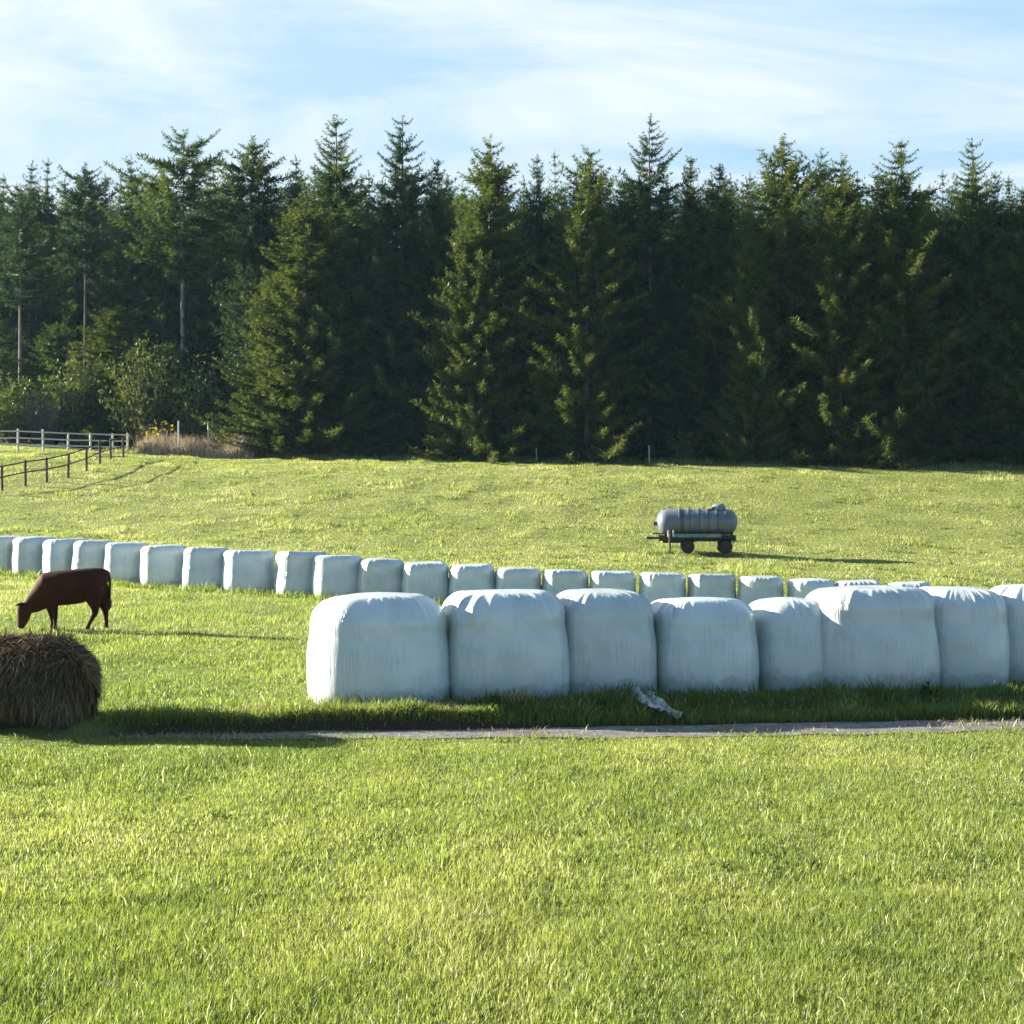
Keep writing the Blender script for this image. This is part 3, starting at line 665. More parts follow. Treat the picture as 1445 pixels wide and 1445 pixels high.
    for x in (-.46, 1.28):
        b = MB(); b.tube([(x, -.8, .34), (x, .8, .34)], .055, 12); b.box((x, -.50, .50), (.56, .14, .36)); b.box((x, .50, .50), (.56, .14, .36)); b.build('axle', M['chassis'], root)
        for s in (-1, 1):
            y0 = s*.66
            w = empty('wheel', (x, y0, .31)); w.parent = root; w.scale = (.9, 1, .9)
            t = MB(); t.rings([((0, y, 0), (r, 0, 0), (0, 0, r)) for y, r in ((-.13, .20), (-.14, .27), (-.125, .32), (-.09, .342), (.09, .342), (.125, .32), (.14, .27), (.13, .20))], 36)
            for k in range(18):
                a = k*math.pi/9
                t.box((math.cos(a)*.345, .045*(1 if k % 2 else -1), math.sin(a)*.345), (.03, .13, .05), 0, -a, .005)
            t.build('tyre', M['rubber'], w)
            t = MB(); t.rings([((0, y, 0), (r, 0, 0), (0, 0, r)) for y, r in ((-.10, .205), (-.09, .19), (-.05, .15), (-.05, .07), (-.12, .06), (-.125, .02))] , 24)
            t.build('rim', M['rim'], w)
        for s in (-1, 1):
            g = MB()
            for k in range(7):
                a0 = R(25+130*k/7); a1 = R(25+130*(k+1)/7); am = (a0+a1)/2
                g.box((x+math.cos(am)*.42, s*.66, .34+math.sin(am)*.40), (.15, .30, .02), 0, math.pi/2-am, .004)
            g.build('mudguard', M['chassis'], root)
tank()

# ------------------------------------------------------------------ conifers
def sprays(B, T, Ls, width, fan, spread, seed, droop=.15):
    """fans of thin diamond needles: B bases, T directions (n,3), Ls lengths"""
    g = np.random.default_rng(seed); n = len(B)
    B = np.repeat(B, fan, 0); T = np.repeat(T, fan, 0); Ls = np.repeat(Ls, fan)*(.6+.6*g.random(n*fan))
    T = T+g.normal(0, spread, T.shape); T[:, 2] -= droop*g.random(len(T)); T /= np.linalg.norm(T, axis=1)[:, None]
    Nn = np.stack([g.normal(0, .5, len(T)), g.normal(0, .5, len(T)), np.ones(len(T))], 1)
    S = np.cross(T, Nn); S /= np.linalg.norm(S, axis=1)[:, None]+1e-6
    w = (Ls*width*(.7+.6*g.random(len(T))))[:, None]
    m_ = B+T*(Ls*.42)[:, None]; tip = B+T*Ls[:, None]
    V = np.stack([B, m_-S*w, tip, m_+S*w], 1).reshape(-1, 3)
    F = (np.arange(len(T))*4)[:, None]+np.array([[0, 1, 2, 3]])
    return V, F, len(T)
def conifer(seed, H, Rad, base, sparse_top=.0, taper=.85, gapf=.1, droop=.12, dens=1.0, irregular=.3, dead=0, lean=.0, step=.40):
    g = np.random.default_rng(seed)
    Bs, Ts, Ls, Rn = [], [], [], []
    tr = MB()
    zz = np.linspace(0, H*.985, 14)
    wob = np.cumsum(g.normal(0, .012*H/14, (14, 2)), 0)*np.linspace(0, 1, 14)[:, None]+np.outer(np.linspace(0, 1, 14)**1.5, [lean*H, 0])
    r0 = (.0105 if base < .3 else .0072)*H+.04
    tr.tube([(wob[i, 0], wob[i, 1], zz[i]-.3*(i == 0)) for i in range(14)], [max(.02, r0*(1-zz[i]/H)**.8) for i in range(14)], 8)
    def axis(z): return np.array([np.interp(z, zz, wob[:, 0]), np.interp(z, zz, wob[:, 1]), z])
    z = base*H
    lob = g.random(3)*6.28
    while z < H*.985:
        t = (z-base*H)/(H*(1-base))
        prof = (1-t)**taper
        if base > .2: prof = min(prof, .35+2.2*t) if t < .4 else prof      # open crowns round off below
        sp = t > 1-sparse_top
        nb = int(g.integers(4, 7)) if not sp else int(g.integers(3, 6))
        a0 = g.random()*6.28
        for b in range(nb):
            if g.random() < gapf: continue
            az = a0+b*6.283/nb+g.normal(0, .25)
            lobe = 1+irregular*.6*math.sin(az*2+lob[0]+z*.35)+irregular*.5*math.sin(az*3+lob[1]-z*.7)
            Lb = Rad*prof*lobe*(.62+.55*g.random())+.18
            if sp: Lb *= .85
            up = (.42 if not sp else .22)*t**1.6-droop*(1-t)+g.normal(0, .08)
            bend = .10 if not sp else .26
            m = max(3, int(Lb/(.27 if not sp else .15)*dens))
            s = np.linspace(.12 if Lb < 2 else .25, 1, m)
            dr = np.array([math.cos(az), math.sin(az)])
            o = axis(z)
            pts = o+np.stack([dr[0]*s*Lb, dr[1]*s*Lb, Lb*(up*s+bend*s*s-.10*np.sin(s*3.1))], 1)
            if Lb > .8:
                tr.tube([tuple(o), tuple(pts[m//2]), tuple(pts[-1])], [.008*Lb+.010, .005*Lb+.006, .004], 4, False)
            for sd in (-1, 1, 0):
                lat = np.array([-dr[1], dr[0]])*sd
                f = .55 if sd else 1.0
                T = np.stack([dr[0]*f+lat[0]*.8+g.normal(0, .15, m), dr[1]*f+lat[1]*.8+g.normal(0, .15, m), np.full(m, .12+.3*t)+g.normal(0, .18, m)], 1)
                T /= np.linalg.norm(T, axis=1)[:, None]
                Bs.append(pts); Ts.append(T); Ls.append((.38+.65*(1-s)*min(1, Lb/2.5)+.2*g.random(m))*(.75 if sd == 0 else 1)*(.62 if sp else 1))
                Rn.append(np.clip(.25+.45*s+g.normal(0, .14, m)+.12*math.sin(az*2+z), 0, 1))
        z += step*(.7+.6*g.random())*(1.0 if not sp else 1.15)*(.6+.4*H/25)
    # leader
    zt = np.linspace(H*.95, H, 7)
    Bs.append(np.stack([np.interp(zt, zz, wob[:, 0]), np.interp(zt, zz, wob[:, 1]), zt], 1)); Ts.append(g.normal(0, .35, (7, 3))+np.array([0, 0, 1.0])); Ls.append(np.full(7, .4)); Rn.append(np.full(7, .5))
    for k in range(dead):                                      # dead snags below the live crown
        z = H*(.08+(base-.05)*g.random()); az = g.random()*6.28; l = .4+.8*g.random(); o = axis(z)
        tr.tube([tuple(o), tuple(o+np.array([math.cos(az)*l, math.sin(az)*l, -.15*l+.2*g.normal()]))], [.025, .006], 4, False)
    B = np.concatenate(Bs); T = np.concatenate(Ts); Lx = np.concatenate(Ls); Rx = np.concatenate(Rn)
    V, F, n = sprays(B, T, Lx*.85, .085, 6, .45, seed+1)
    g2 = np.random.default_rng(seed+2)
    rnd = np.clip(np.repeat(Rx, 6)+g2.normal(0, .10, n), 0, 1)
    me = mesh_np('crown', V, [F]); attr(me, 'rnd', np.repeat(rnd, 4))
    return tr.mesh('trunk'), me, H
KIND = {
 'full':   [conifer(11, 25, 5.0, .02, .10, .52), conifer(12, 25, 4.7, .02, .14, .55, irregular=.5), conifer(13, 25, 4.9, .03, .08, .5, irregular=.55)],
 'spire':  [conifer(21, 28, 4.5, .03, .17, .46, .12, .05), conifer(22, 28, 4.4, .03, .17, .42, .25, .0, irregular=.45)],
 'broad':  [conifer(31, 22, 5.0, .01, .05, .55, .08, .02, irregular=.45), conifer(32, 22, 4.8, .01, .05, .55, .08, -.05, irregular=.5)],
 'open':   [conifer(41, 26, 5.0, .54, .14, .5, .18, .02, dead=7, irregular=.6), conifer(42, 26, 4.4, .62, .12, .5, .2, .0, dead=8, irregular=.6, lean=.01)],
 'rear':   [conifer(51, 26, 3.8, .10, .12, .6, .12, .05, .8, dead=4, step=.5), conifer(52, 26, 3.4, .12, .16, .6, .15, .0, .8, dead=4, step=.5), conifer(53, 26, 4.2, .08, .08, .5, .12, .05, .8, dead=4, step=.5)],
 'young':  [conifer(61, 6, 1.7, .03, .0, .7, .1, -.15, 1.2, step=.42)],
}
BOUND = {}
def place_tree(kind, var, px, top, d, label, mat='needle', xs_=1.0, trunk='bark', name='conifer_tree', group=None, spin=None):
    trm, crm, H = KIND[kind][var]
    x = PX(px, d); zg = float(G(x, d))
    h = ZY(top, d)-zg
    s = h/H
    root = empty(name, (x, d, zg), random.random()*6.28 if spin is None else spin)
    root.scale = (s*xs_, s*xs_, s)
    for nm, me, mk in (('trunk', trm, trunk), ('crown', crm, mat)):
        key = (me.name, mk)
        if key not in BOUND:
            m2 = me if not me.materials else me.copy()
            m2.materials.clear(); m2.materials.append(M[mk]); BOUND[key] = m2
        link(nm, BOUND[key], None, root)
    tag(root, label, 'tree', group)
    return root
FG = 'conifers along the front of the wood'
TREES = [  # kind, variant, px, top py, offset behind the field edge, width factor, foliage, trunk, label
 ('spire', 0, 476, 165, 4, 1.10, 'needle', 'bark', 'tall dense conifer with a dark spire, left of the two tallest tops'),
 ('full', 0, 432, 272, 2.2, 1.30, 'needle_olive_lit', 'bark', 'broad sunlit conifer clothed to the ground at the corner of the wood'),
 ('broad', 1, 385, 385, 2.5, 1.35, 'needle_olive_lit', 'bark', 'low bushy sunlit conifer at the left foot of the corner tree'),
 ('spire', 1, 566, 165, 5, 1.0, 'needle_blue', 'bark', 'tall conifer with a sparse long-armed spire, second of the close tall pair'),
 ('full', 1, 618, 226, 5, .85, 'needle', 'bark', 'slim pointed conifer right of the sparse long-armed spire'),
 ('full', 2, 520, 330, 5, 1.0, 'needle_blue', 'bark', 'dark lower conifer between the two tallest left spires'),
 ('full', 0, 690, 193, 1.2, 1.05, 'needle_olive_lit', 'bark', 'tall even conifer with a sunlit lower crown, left of the middle of the wood'),
 ('broad', 0, 660, 300, .6, .8, 'needle_olive_lit', 'bark', 'sunlit olive conifer below the tall even one'),
 ('full', 1, 757, 223, 6, .8, 'needle', 'bark', 'narrow conifer left of a thinner needle-like top'),
 ('rear', 1, 783, 215, 9, .7, 'needle', 'bark', 'thinnest needle-like conifer top near the middle of the wood'),
 ('full', 2, 828, 209, .8, 1.0, 'needle_olive_lit', 'bark', 'twin-pointed sunlit conifer left of the tallest right-hand spire'),
 ('spire', 1, 917, 168, 4.5, .95, 'needle_blue', 'bark', 'tallest right-hand conifer with a bare-looking candelabra spire above the tank'),
 ('full', 0, 880, 250, 5.5, .9, 'needle_blue', 'bark', 'dark rounded conifer at the left foot of the candelabra spire'),
 ('full', 1, 975, 223, 6, .9, 'needle', 'bark', 'ragged conifer with several small points right of the candelabra spire'),
 ('full', 2, 1018, 229, 5, .8, 'needle', 'bark', 'small pointed conifer right of the ragged many-pointed one'),
 ('full', 2, 1100, 194, 3, 1.1, 'needle_olive_lit', 'bark', 'tall wide-topped conifer behind the yellowish young one'),
 ('broad', 1, 1062, 325, .4, .75, 'needle_olive_lit', 'bark', 'yellowish young conifer with a thin tip in front of the wide-topped tree'),
 ('rear', 2, 1158, 211, 8, .8, 'needle_blue', 'bark', 'dim conifer top set back between two sunlit ones'),
 ('full', 0, 1185, 217, .8, 1.0, 'needle_olive_lit', 'bark', 'bright olive column-like conifer with crisp sunlit twigs'),
 ('full', 1, 1273, 200, 2, 1.15, 'needle_olive_lit', 'bark', 'tall pointed conifer, third from the right among the high tops'),
 ('full', 2, 1235, 300, 5, .85, 'needle', 'bark', 'shorter conifer in front of the third high top from the right'),
 ('rear', 0, 1310, 262, 5, .9, 'needle', 'bark', 'lesser conifer filling the dip left of the airy right-hand top'),
 ('spire', 0, 1370, 199, 4.5, .95, 'needle', 'bark', 'airy upswept conifer top, last high one before the right edge'),
 ('full', 0, 1340, 300, 5, .9, 'needle_blue', 'bark', 'dark lower conifer below the airy upswept top'),
 ('full', 1, 1405, 244, 5, .85, 'needle', 'bark', 'small forked conifer top close to the right edge'),
 ('full', 2, 1450, 262, 3, 1.0, 'needle', 'bark', 'conifer cut by the right edge of the photo'),
 ('full', 0, 1500, 230, 5, 1.0, 'needle', 'bark', 'conifer just outside the right edge, its branches reaching in'),
 ('full', 1, 745, 330, 5.5, .9, 'needle_blue', 'bark', 'dark low-crowned conifer under the needle-like top'),
 ('full', 2, 790, 345, 4.5, .9, 'needle', 'bark', 'low conifer with sunlit sprays under the twin-pointed tree'),
 ('full', 0, 955, 335, 5, .9, 'needle_blue', 'bark', 'black-green lower conifer under the ragged tops, above the tank'),
 ('full', 1, 1145, 330, 5.5, .8, 'needle_blue', 'bark', 'dark lower conifer hidden between the yellowish and column-like trees'),
 ('full', 2, 600, 345, 5, 1.0, 'needle_blue', 'bark', 'deep-shaded lower conifer right of the sparse long-armed spire'),
 # recess on the left, trees further back with bare pale trunks
 ('open', 0, 257, 186, 11, 1.15, 'needle', 'pale_bark', 'big open-crowned conifer with one long pale bare trunk, left of the corner'),
 ('open', 1, 350, 198, 10, 1.05, 'needle', 'pale_bark', 'open-crowned conifer with a forked pale trunk left of the dense corner tree'),
 ('rear', 0, 418, 221, 9, .9, 'needle', 'bark', 'narrow double-pointed conifer just left of the tall dense spire'),
 ('rear', 2, 185, 221, 20, 1.0, 'needle', 'bark', 'conifer with a lone slim tip left of the big open crown'),
 ('open', 1, 120, 236, 14, 1.0, 'needle_blue', 'bark', 'rounded dark conifer with thin bare stems below'),
 ('rear', 1, 68, 226, 21, 1.0, 'needle_blue', 'bark', 'right one of two close spiky tops near the left edge'),
 ('rear', 0, 45, 230, 20, 1.0, 'needle_blue', 'bark', 'left one of two close spiky tops near the left edge'),
 ('open', 0, 28, 262, 11, .9, 'needle_blue', 'pale_bark', 'conifer with a long pale trunk near the left edge'),
 ('rear', 2, -5, 250, 18, 1.0, 'needle_blue', 'bark', 'conifer cut by the left edge of the photo'),
 ('rear', 0, 300, 232, 22, .9, 'needle_blue', 'bark', 'hazy small top between the two open crowns'),
 ('broad', 0, 285, 415, 12, 1.7, 'needle_blue', 'bark', 'shaded bushy conifer at the foot of the long pale trunk'),
 ('broad', 1, 165, 432, 9, 1.9, 'needle_olive_lit', 'bark', 'big sunlit olive bush-like conifer left of the brambles'),
 ('broad', 0, 78, 455, 11, 1.5, 'needle', 'bark', 'young bushy conifer behind the pale fence'),
 ('broad', 1, 5, 490, 9, 1.6, 'needle', 'bark', 'young bushy conifer at the very left behind the pale fence'),
 ('young', 0, 287, 556, 4.5, .8, 'needle', 'bark', 'small sparse young conifer behind the brambles'),
]
for (k, v, px, top, off, xf, fol, tk, lab) in TREES:
    d = 110.0
    for _ in range(8): d = float(dedge(PX(px, d)))+off
    place_tree(k, v, px, top, d, lab, fol, xf, tk, group=FG)
# rear rows fill the wood
for row, (o0, lo, hi, stepx) in enumerate(((10, 250, 310, 30), (17, 244, 296, 27), (26, 240, 285, 26), (37, 240, 280, 25))):
    px = -60.0 if row else 330.0
    while px < 1590:
        px += stepx*(.6+.8*random.random())
        off = o0+random.uniform(-2.5, 2.5)+(14 if px < 330 else 0)
        d = 110.0
        for _ in range(6): d = float(dedge(PX(px, d)))+off
        place_tree('rear', random.randrange(3), px, random.uniform(lo, hi), d, 'dim conifer packed in the rear rows of the wood, behind its front trees',
                   random.choice(['needle', 'needle_blue', 'needle_blue']), random.uniform(.85, 1.15), 'bark', group='conifers in the rear rows of the wood')
# low growth under the rear trees closes the view through the trunks
for q in range(46):
    px = -60+q*34+random.uniform(-10, 10); off = random.uniform(24, 34)+(8 if px < 330 else 0); d = 110.0
    for _ in range(6): d = float(dedge(PX(px, d)))+off
    place_tree('broad', q % 2, px, random.uniform(465, 520), d, 'dim young conifer growing between the trunks deep inside the wood', 'needle_blue', 1.9, 'bark', group='young conifers under the wood')
# ------------------------------------------------------------------ shrubs, saplings, brambles
def shrub(seed, w, h, nst, mat, stemmat, leaf=.22, fan=3, width=.22, per=26, srad=.010, upright=.7):
    g = np.random.default_rng(seed); st = MB(); Bs, Ts, Ls = [], [], []
    for k in range(nst):
        az = g.random()*6.28; sp = g.random()**.6*w*.5; hh = h*(.55+.45*g.random())*(1-.35*(sp/(w*.5))**2)
        tip = np.array([math.cos(az)*sp, math.sin(az)*sp, hh]); b = np.array([math.cos(az)*sp*.15, math.sin(az)*sp*.15, -.05])
        mid = b+(tip-b)*.5+np.array([0, 0, hh*.08])+g.normal(0, .04*w, 3)
        st.tube([b, mid, tip], [srad*h+.004, srad*.6*h+.003, .003], 5, False)
        s = .2+.8*g.random(per); p = b+(tip-b)*s[:, None]+np.stack([g.normal(0, .05*w, per), g.normal(0, .05*w, per), g.normal(0, .04*h, per)], 1)
        T = np.stack([g.normal(0, .6, per)+math.cos(az)*.4, g.normal(0, .6, per)+math.sin(az)*.4, g.normal(0, .4, per)+upright], 1); T /= np.linalg.norm(T, axis=1)[:, None]
        Bs.append(p); Ts.append(T); Ls.append(leaf*(.6+.8*g.random(per)))
    V, F, n = sprays(np.concatenate(Bs), np.concatenate(Ts), np.concatenate(Ls), width, fan, .4, seed+1)
    V[:, 2] = np.maximum(V[:, 2], -.03)
    me = mesh_np('foliage', V, [F]); attr(me, 'rnd', np.repeat(np.clip(np.repeat(g.random(n//fan), fan)+g.normal(0, .12, n), 0, 1), 4))
    return st.mesh('stem'), me
def put_shrub(name, px, py, off, wpx, top, label, cat, mat, stem='bark', seed=1, nst=14, leaf=.22, width=.22, fan=3, per=26, fol='foliage', d=None, up=.7, srad=.010):
    if d is None:
        d = 110.0
        for _ in range(6): d = float(dedge(PX(px, d)))+off
    x = PX(px, d); zg = float(G(x, d)); h = ZY(top, d)-zg; w = wpx*d/FOC
    root = empty(name, (x, d, zg))
    s_, f_ = shrub(seed, w, h, nst, mat, stem, leaf, fan, width, per, srad, up)
    link('stem', s_, M[stem], root); link(fol, f_, M[mat], root)
    tag(root, label, cat); return root
M['twig_bark'] = solid('grey_twig_bark', [(.3, (.06, .052, .05)), (.7, (.12, .105, .1))], 5, .85)
put_shrub('bare_shrub', 65, 0, 5, 80, 540, 'leafless grey twiggy shrub behind the pale fence', 'shrub', 'twig', 'twig_bark', 3, 46, .55, .014, 5, 34, 'twigs', up=.5, srad=.003)
M['bush'] = leafmat('bush_leaves', [(0, (.05, .085, .022)), (.5, (.105, .145, .035)), (1, (.20, .21, .06))], .35, .03, .45, (1, 1.05, .5))
put_shrub('bush', 112, 0, 7.5, 120, 478, 'rounded light green bush left of the big olive one', 'bush', 'bush', 'bark', 21, 46, .42, .16, 3, 60)
put_shrub('bush', 208, 0, 5.5, 130, 468, 'rounded mid green bush under the big open-crowned tree', 'bush', 'bush', 'bark', 22, 46, .42, .16, 3, 60)
put_shrub('bush', 20, 0, 6, 90, 520, 'rounded green bush at the left edge behind the pale fence', 'bush', 'bush', 'bark', 23, 40, .4, .16, 3, 50)
put_shrub('bush', 285, 0, 5, 90, 500, 'green bush between the pale posts and the corner tree', 'bush', 'needle', 'bark', 24, 40, .42, .14, 3, 55)
put_shrub('sapling', 213, 0, 1.5, 70, 585, 'yellow-leaved sapling rising out of the brambles', 'sapling', 'leaf_yellow', 'bark', 4, 9, .24, .3, 2, 14)
put_shrub('sapling', 245, 0, 1.8, 40, 594, 'golden weed stalks in the brambles beside a pale post', 'sapling', 'leaf_yellow', 'bark', 14, 6, .18, .3, 2, 10)
put_shrub('sapling', 835, 0, .6, 26, 598, 'thin pale-stemmed sapling with a few yellow leaves at the wood edge', 'sapling', 'leaf_yellow', 'pale_bark', 5, 4, .25, .3, 2, 8)
put_shrub('shrub', 963, 0, 1.0, 60, 585, 'low shrub catching sun at the wood edge above the tank', 'shrub', 'leaf_green', 'bark', 6, 14, .25, .2, 2, 14)
put_shrub('shrub', 370, 0, .6, 46, 616, 'small bright yellow-green shrub at the foot of the corner tree', 'shrub', 'leaf_green', 'bark', 7, 14, .25, .25, 3, 20)
put_shrub('shrub', 325, 0, 3.2, 70, 585, 'dull green shrub behind the braced fence post', 'shrub', 'needle_olive_lit', 'bark', 8, 20, .3, .18, 3, 30)
put_shrub('shrub', 225, 0, 6, 110, 548, 'dark green shrub in shade behind the brambles', 'shrub', 'needle', 'bark', 9, 30, .35, .15, 3, 40)
# dry brambles along the field corner
n = 9000
bx = rng.uniform(PX(176, 113), PX(350, 112), n); by = dedge(bx)+rng.uniform(-1.0, 2.2, n)
bh = 1.02*(.35+1.4*rng.random(n)**1.3)*(.40+2.3*fbm(bx*.45, by*.5, 0, 88, 2)**1.5)*(.55+.6*np.exp(-((bx+26)/4.5)**2))
Vb, Fb, k = blades(np.stack([bx, by, G(bx, by)-.02], 1), bh, .035+.03*rng.random(n), .1+.7*rng.random(n), rng.random(n)*6.28, rng.random(n)*6.28)
me = mesh_np('brambles', Vb, Fb); attr(me, 'rnd', np.repeat(rng.random(n), k))
tag(link('brambles', me, M['bramble']), 'tangle of dry pinkish brown brambles at the field corner', 'brambles', kind='stuff')

def tuft(px, py, n, h, w, sp, mat, label, cat='grass tuft', name='grass_tuft', upd=.45):
    p = hit(px, py); x = rng.normal(0, sp, n); y = rng.normal(0, sp*.6, n)
    P = np.stack([x, y, G(p.x+x, p.y+y)-p.z-.01], 1); ld = np.arctan2(y, x)+rng.normal(0, .7, n)
    Vb, Fb, k = blades(P, h*(.4+.8*rng.random(n)), w*(.6+.8*rng.random(n)), upd*rng.random(n)*1.8, rng.random(n)*6.28, ld)
    me = mesh_np(name, Vb, Fb); attr(me, 'rnd', np.repeat(rng.random(n), k))
    o = link(name, me, M[mat], None, p); tag(o, label, cat); return o
tuft(728, 1000, 170, .24, .014, .10, 'straw', 'golden dry grass tuft at the foot of the second near bale')
tuft(850, 998, 150, .22, .016, .10, 'straw', 'pale sunlit grass tuft at the foot of the third near bale')
tuft(1372, 990, 80, .10, .014, .12, 'grass', 'small yellow-lit grass tuft right of the dark weed')
tuft(625, 992, 60, .15, .012, .06, 'straw', 'dry grass tuft in the gap beside the widest near bale')
# dark dried weed: curved stems with leaf scraps
def weed():
    p = hit(1308, 988); g = np.random.default_rng(77); st = MB(); Bs, Ts, Ls = [], [], []
    for k in range(10):
        az = g.random()*6.28; l = .12+.18*g.random(); b = np.array([g.normal(0, .03), g.normal(0, .02), -.02])
        mid = b+np.array([math.cos(az)*l*.25, math.sin(az)*l*.25, l*.75]); tip = b+np.array([math.cos(az)*l*.7, math.sin(az)*l*.5, l*.8])
        st.tube([b, mid, tip], [.006, .005, .003], 5, False)
        for s in np.linspace(.3, 1, 5):
            Bs.append(b+(mid-b)*s); Ts.append(g.normal(0, 1, 3)+np.array([0, 0, .3])); Ls.append(.07)
    V, F, n_ = sprays(np.array(Bs), np.array(Ts)/np.linalg.norm(Ts, axis=1)[:, None], np.array(Ls), .25, 2, .3, 3)
    root = empty('weed', p); me = mesh_np('leaves', V, [F]); attr(me, 'rnd', g.random(len(V)))
    st.build('stem', M['dark'], root); link('leaves', me, M['weed'], root)
    tag(root, 'dark withered weed with curled stems against the near bales on the right', 'weed')
weed()

# ------------------------------------------------------------------ fences and posts
def post_bm(p, h, r, lean=(0, 0)):
    m_ = MB(); m_.tube([(p[0], p[1], p[2]-.25), (p[0]+lean[0]*.5, p[1]+lean[1]*.5, p[2]+h*.5), (p[0]+lean[0], p[1]+lean[1], p[2]+h*.985), (p[0]+lean[0], p[1]+lean[1], p[2]+h)], [r, r*.97, r*.93, r*.7], 8); return m_
def fence(name, pts, h, rails, m, pr, rr, label):
    root = empty(name, pts[0]); o = Vector(pts[0])
    P = [Vector(p)-o for p in pts]
    for p in P: post_bm(p, h*random.uniform(.95, 1.08), pr, (random.uniform(-.04, .04), random.uniform(-.04, .04))).build('post', m, root)
    for f in rails:
        for a, b in zip(P[:-1], P[1:]):
            q = MB(); za, zb = a+Vector((0, -pr, h*f)), b+Vector((0, -pr, h*f))
            md = (za+zb)/2+Vector((0, 0, random.uniform(-.02, .015)))
            q.tube([za, md, zb], [rr, rr*.9, rr], 6); q.build('rail', m, root)
    tag(root, label, 'fence'); return root
DF = [(-34, 699), (3, 693), (36, 685.5), (66, 681), (96, 674), (122, 664.5), (141, 655.5), (156, 650), (174, 645.5)]
def onray(px, d): x = PX(px, d); return Vector((x, d, float(G(x, d))))
fence('dark_fence', [hit(px, py, 60) for px, py in DF], 1.62, (.52, .93), M['wood_dark'], .088, .046, 'dark post and two-rail fence climbing the left slope of the field')
WF = [(-45, 109), (-12, 110), (25, 111), (61, 112), (96, 113.5), (128, 115), (159, 116.5), (180, 118)]
fence('pale_fence', [onray(px, d) for px, d in WF], 1.62, (.30, .60, .92), M['wood_pale'], .095, .062, 'pale three-rail paddock fence in front of the left trees')
def lone_post(px, py, hpx, m, r, label, lean=(0, 0), off=-.3):
    d = 110.0
    for _ in range(6): d = float(dedge(PX(px, d)))+off
    x = PX(px, d); zg = float(G(x, d))
    o = post_bm((0, 0, 0), hpx*d/FOC, r, lean).build('fence_post', M[m]); o.location = (x, d, zg)
    tag(o, label, 'post'); return o
lone_post(252, 0, 50, 'post_grey', .07, 'pale grey post in the brambles, left of a taller pale one')
lone_post(294, 0, 52, 'post_grey', .08, 'taller pale grey post in the brambles near the braced post')
b_ = lone_post(344, 0, 31, 'post_grey', .07, 'pale fence post with a slanting brace at the end of the brambles')
q = MB(); q.tube([(-.95, -.1, -.1), (-.02, -.08, 1.5)], .055, 8); br = q.build('brace', M['post_grey'], b_)
lone_post(653, 0, 26, 'wood_dark', .04, 'thin grey stake at the wood edge below the tall even conifer')
lone_post(757, 0, 20, 'wood_pale', .045, 'short pale stake at the wood edge left of the yellow-leaved sapling')
lone_post(916, 0, 26, 'wood_pale', .045, 'pale stake at the wood edge, left one above the tank')

# ------------------------------------------------------------------ the air itself
hz = MB(); hz.box((0, 80, 24), (330, 300, 56), bev=0)
hm, N, L = newmat('thin_haze')
vp = N('ShaderNodeVolumePrincipled'); vp.inputs['Color'].default_value = (.45, .75, 1, 1); vp.inputs['Density'].default_value = .00007; vp.inputs['Anisotropy'].default_value = .2
L(vp, 0, N('ShaderNodeOutputMaterial'), 1)
tag(hz.build('haze', hm, None, False), kind='stuff')

# ------------------------------------------------------------------ sky, sun, camera
w = bpy.data.worlds.new('World'); sc.world = w; w.use_nodes = True
nt = w.node_tree; nt.nodes.clear()
def WN(t, **kw):
    n = nt.nodes.new(t)
    for k, v in kw.items(): setattr(n, k, v)
    return n
sky = WN('ShaderNodeTexSky', sky_type='NISHITA'); sky.sun_disc = False
sky.sun_elevation = SUN_E; sky.sun_rotation = math.atan2(SUNDIR[0], SUNDIR[1])
sky.altitude = 100; sky.air_density = .85; sky.dust_density = .4; sky.ozone_density = 3.0
tc = WN('ShaderNodeTexCoord'); sp = WN('ShaderNodeSeparateXYZ'); nt.links.new(tc.outputs['Generated'], sp.inputs[0])
def math_(op, a, b=None, c=None):
    n = WN('ShaderNodeMath', operation=op)
    for i, v in enumerate((a, b, c)):
        if v is None: continue
        if isinstance(v, (int, float)): n.inputs[i].default_value = v
        else: nt.links.new(v, n.inputs[i])
    return n.outputs[0]
# thin high cloud: a layer overhead, so streaks flatten towards the horizon
zc = math_('MAXIMUM', sp.outputs[2], .02)
zc2 = math_('ADD', zc, .12)
u = math_('DIVIDE', sp.outputs[0], zc2); v = math_('DIVIDE', sp.outputs[1], zc2)
cb = WN('ShaderNodeCombineXYZ'); nt.links.new(u, cb.inputs[0]); nt.links.new(v, cb.inputs[1])
mp = WN('ShaderNodeMapping'); nt.links.new(cb.outputs[0], mp.inputs[0]); mp.inputs['Scale'].default_value = (.8, 1.9, 1); mp.inputs['Rotation'].default_value = (0, 0, R(9)); mp.inputs['Location'].default_value = (2.3, .4, 0)
n1 = WN('ShaderNodeTexNoise'); nt.links.new(mp.outputs[0], n1.inputs['Vector']); n1.inputs['Scale'].default_value = 1.0; n1.inputs['Detail'].default_value = 9; n1.inputs['Roughness'].default_value = .6; n1.inputs['Distortion'].default_value = .8
cr = WN('ShaderNodeValToRGB'); nt.links.new(n1.outputs[0], cr.inputs[0])
cr.color_ramp.elements[0].position = .40; cr.color_ramp.elements[0].color = (0, 0, 0, 1); cr.color_ramp.elements[1].position = .63; cr.color_ramp.elements[1].color = (1, 1, 1, 1)
veil = WN('ShaderNodeMapRange'); nt.links.new(sp.outputs[1], veil.inputs[0]); veil.inputs[1].default_value = -.1; veil.inputs[2].default_value = .7; veil.inputs[3].default_value = 0; veil.inputs[4].default_value = 1
c1 = math_('MULTIPLY_ADD', cr.outputs[0], .60, .28)
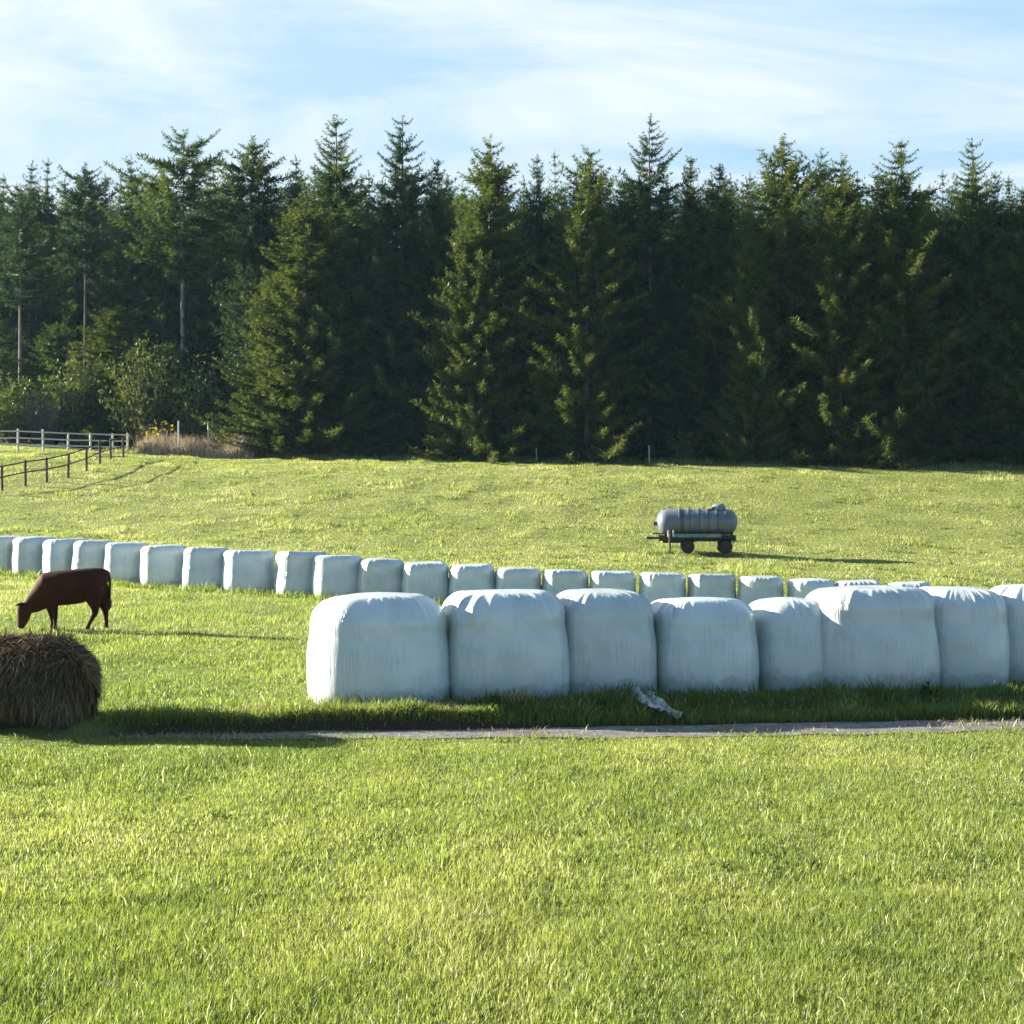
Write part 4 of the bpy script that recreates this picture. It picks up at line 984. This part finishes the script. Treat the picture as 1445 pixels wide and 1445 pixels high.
m0 = WN('ShaderNodeMix', data_type='RGBA'); m0.inputs[7].default_value = (1.8, 3.02, 4.0, 1)      # pale high veil ahead of the camera only, limited to cut fill light
nt.links.new(math_('MULTIPLY', veil.outputs[0], .85), m0.inputs[0]); nt.links.new(sky.outputs[0], m0.inputs[6])
sid = WN('ShaderNodeMapRange'); nt.links.new(sp.outputs[0], sid.inputs[0]); sid.inputs[1].default_value = .30; sid.inputs[2].default_value = -.36; sid.inputs[3].default_value = .0; sid.inputs[4].default_value = .36
c1 = math_('ADD', math_('MULTIPLY', cr.outputs[0], .72), sid.outputs[0]); c1 = math_('MINIMUM', c1, .97)
cf = math_('MULTIPLY', c1, veil.outputs[0])
mixc = WN('ShaderNodeMix', data_type='RGBA'); nt.links.new(cf, mixc.inputs[0]); nt.links.new(m0.outputs[2], mixc.inputs[6])
mixc.inputs[7].default_value = (4.15, 4.4, 4.5, 1)
bg = WN('ShaderNodeBackground'); nt.links.new(mixc.outputs[2], bg.inputs[0]); bg.inputs[1].default_value = .05
wo = WN('ShaderNodeOutputWorld'); nt.links.new(bg.outputs[0], wo.inputs[0])

sl = bpy.data.lights.new('sun', 'SUN'); sl.energy = 5.0; sl.angle = R(.5); sl.color = (1, .92, .80)
so = bpy.data.objects.new('sun', sl); COL.objects.link(so)
so.rotation_euler = Vector(SUNDIR).to_track_quat('Z', 'Y').to_euler()
cam = bpy.data.cameras.new('camera'); co = bpy.data.objects.new('camera', cam); COL.objects.link(co)
co.location = (0, 0, CAMZ); co.rotation_euler = (R(90), 0, 0)
cam.sensor_width = 36; cam.lens = FOC/1445*36; cam.shift_y = (HY-722.5)/1445; cam.clip_end = 3000; cam.clip_start = .1
sc.camera = co
sc.view_settings.view_transform = 'Standard'; sc.view_settings.look = 'None'
sc.view_settings.exposure = 2.3; sc.view_settings.gamma = 1
sc.cycles.max_bounces = 6; sc.cycles.diffuse_bounces = 3; sc.cycles.transmission_bounces = 4; sc.cycles.transparent_max_bounces = 4
sc.cycles.use_denoising = True
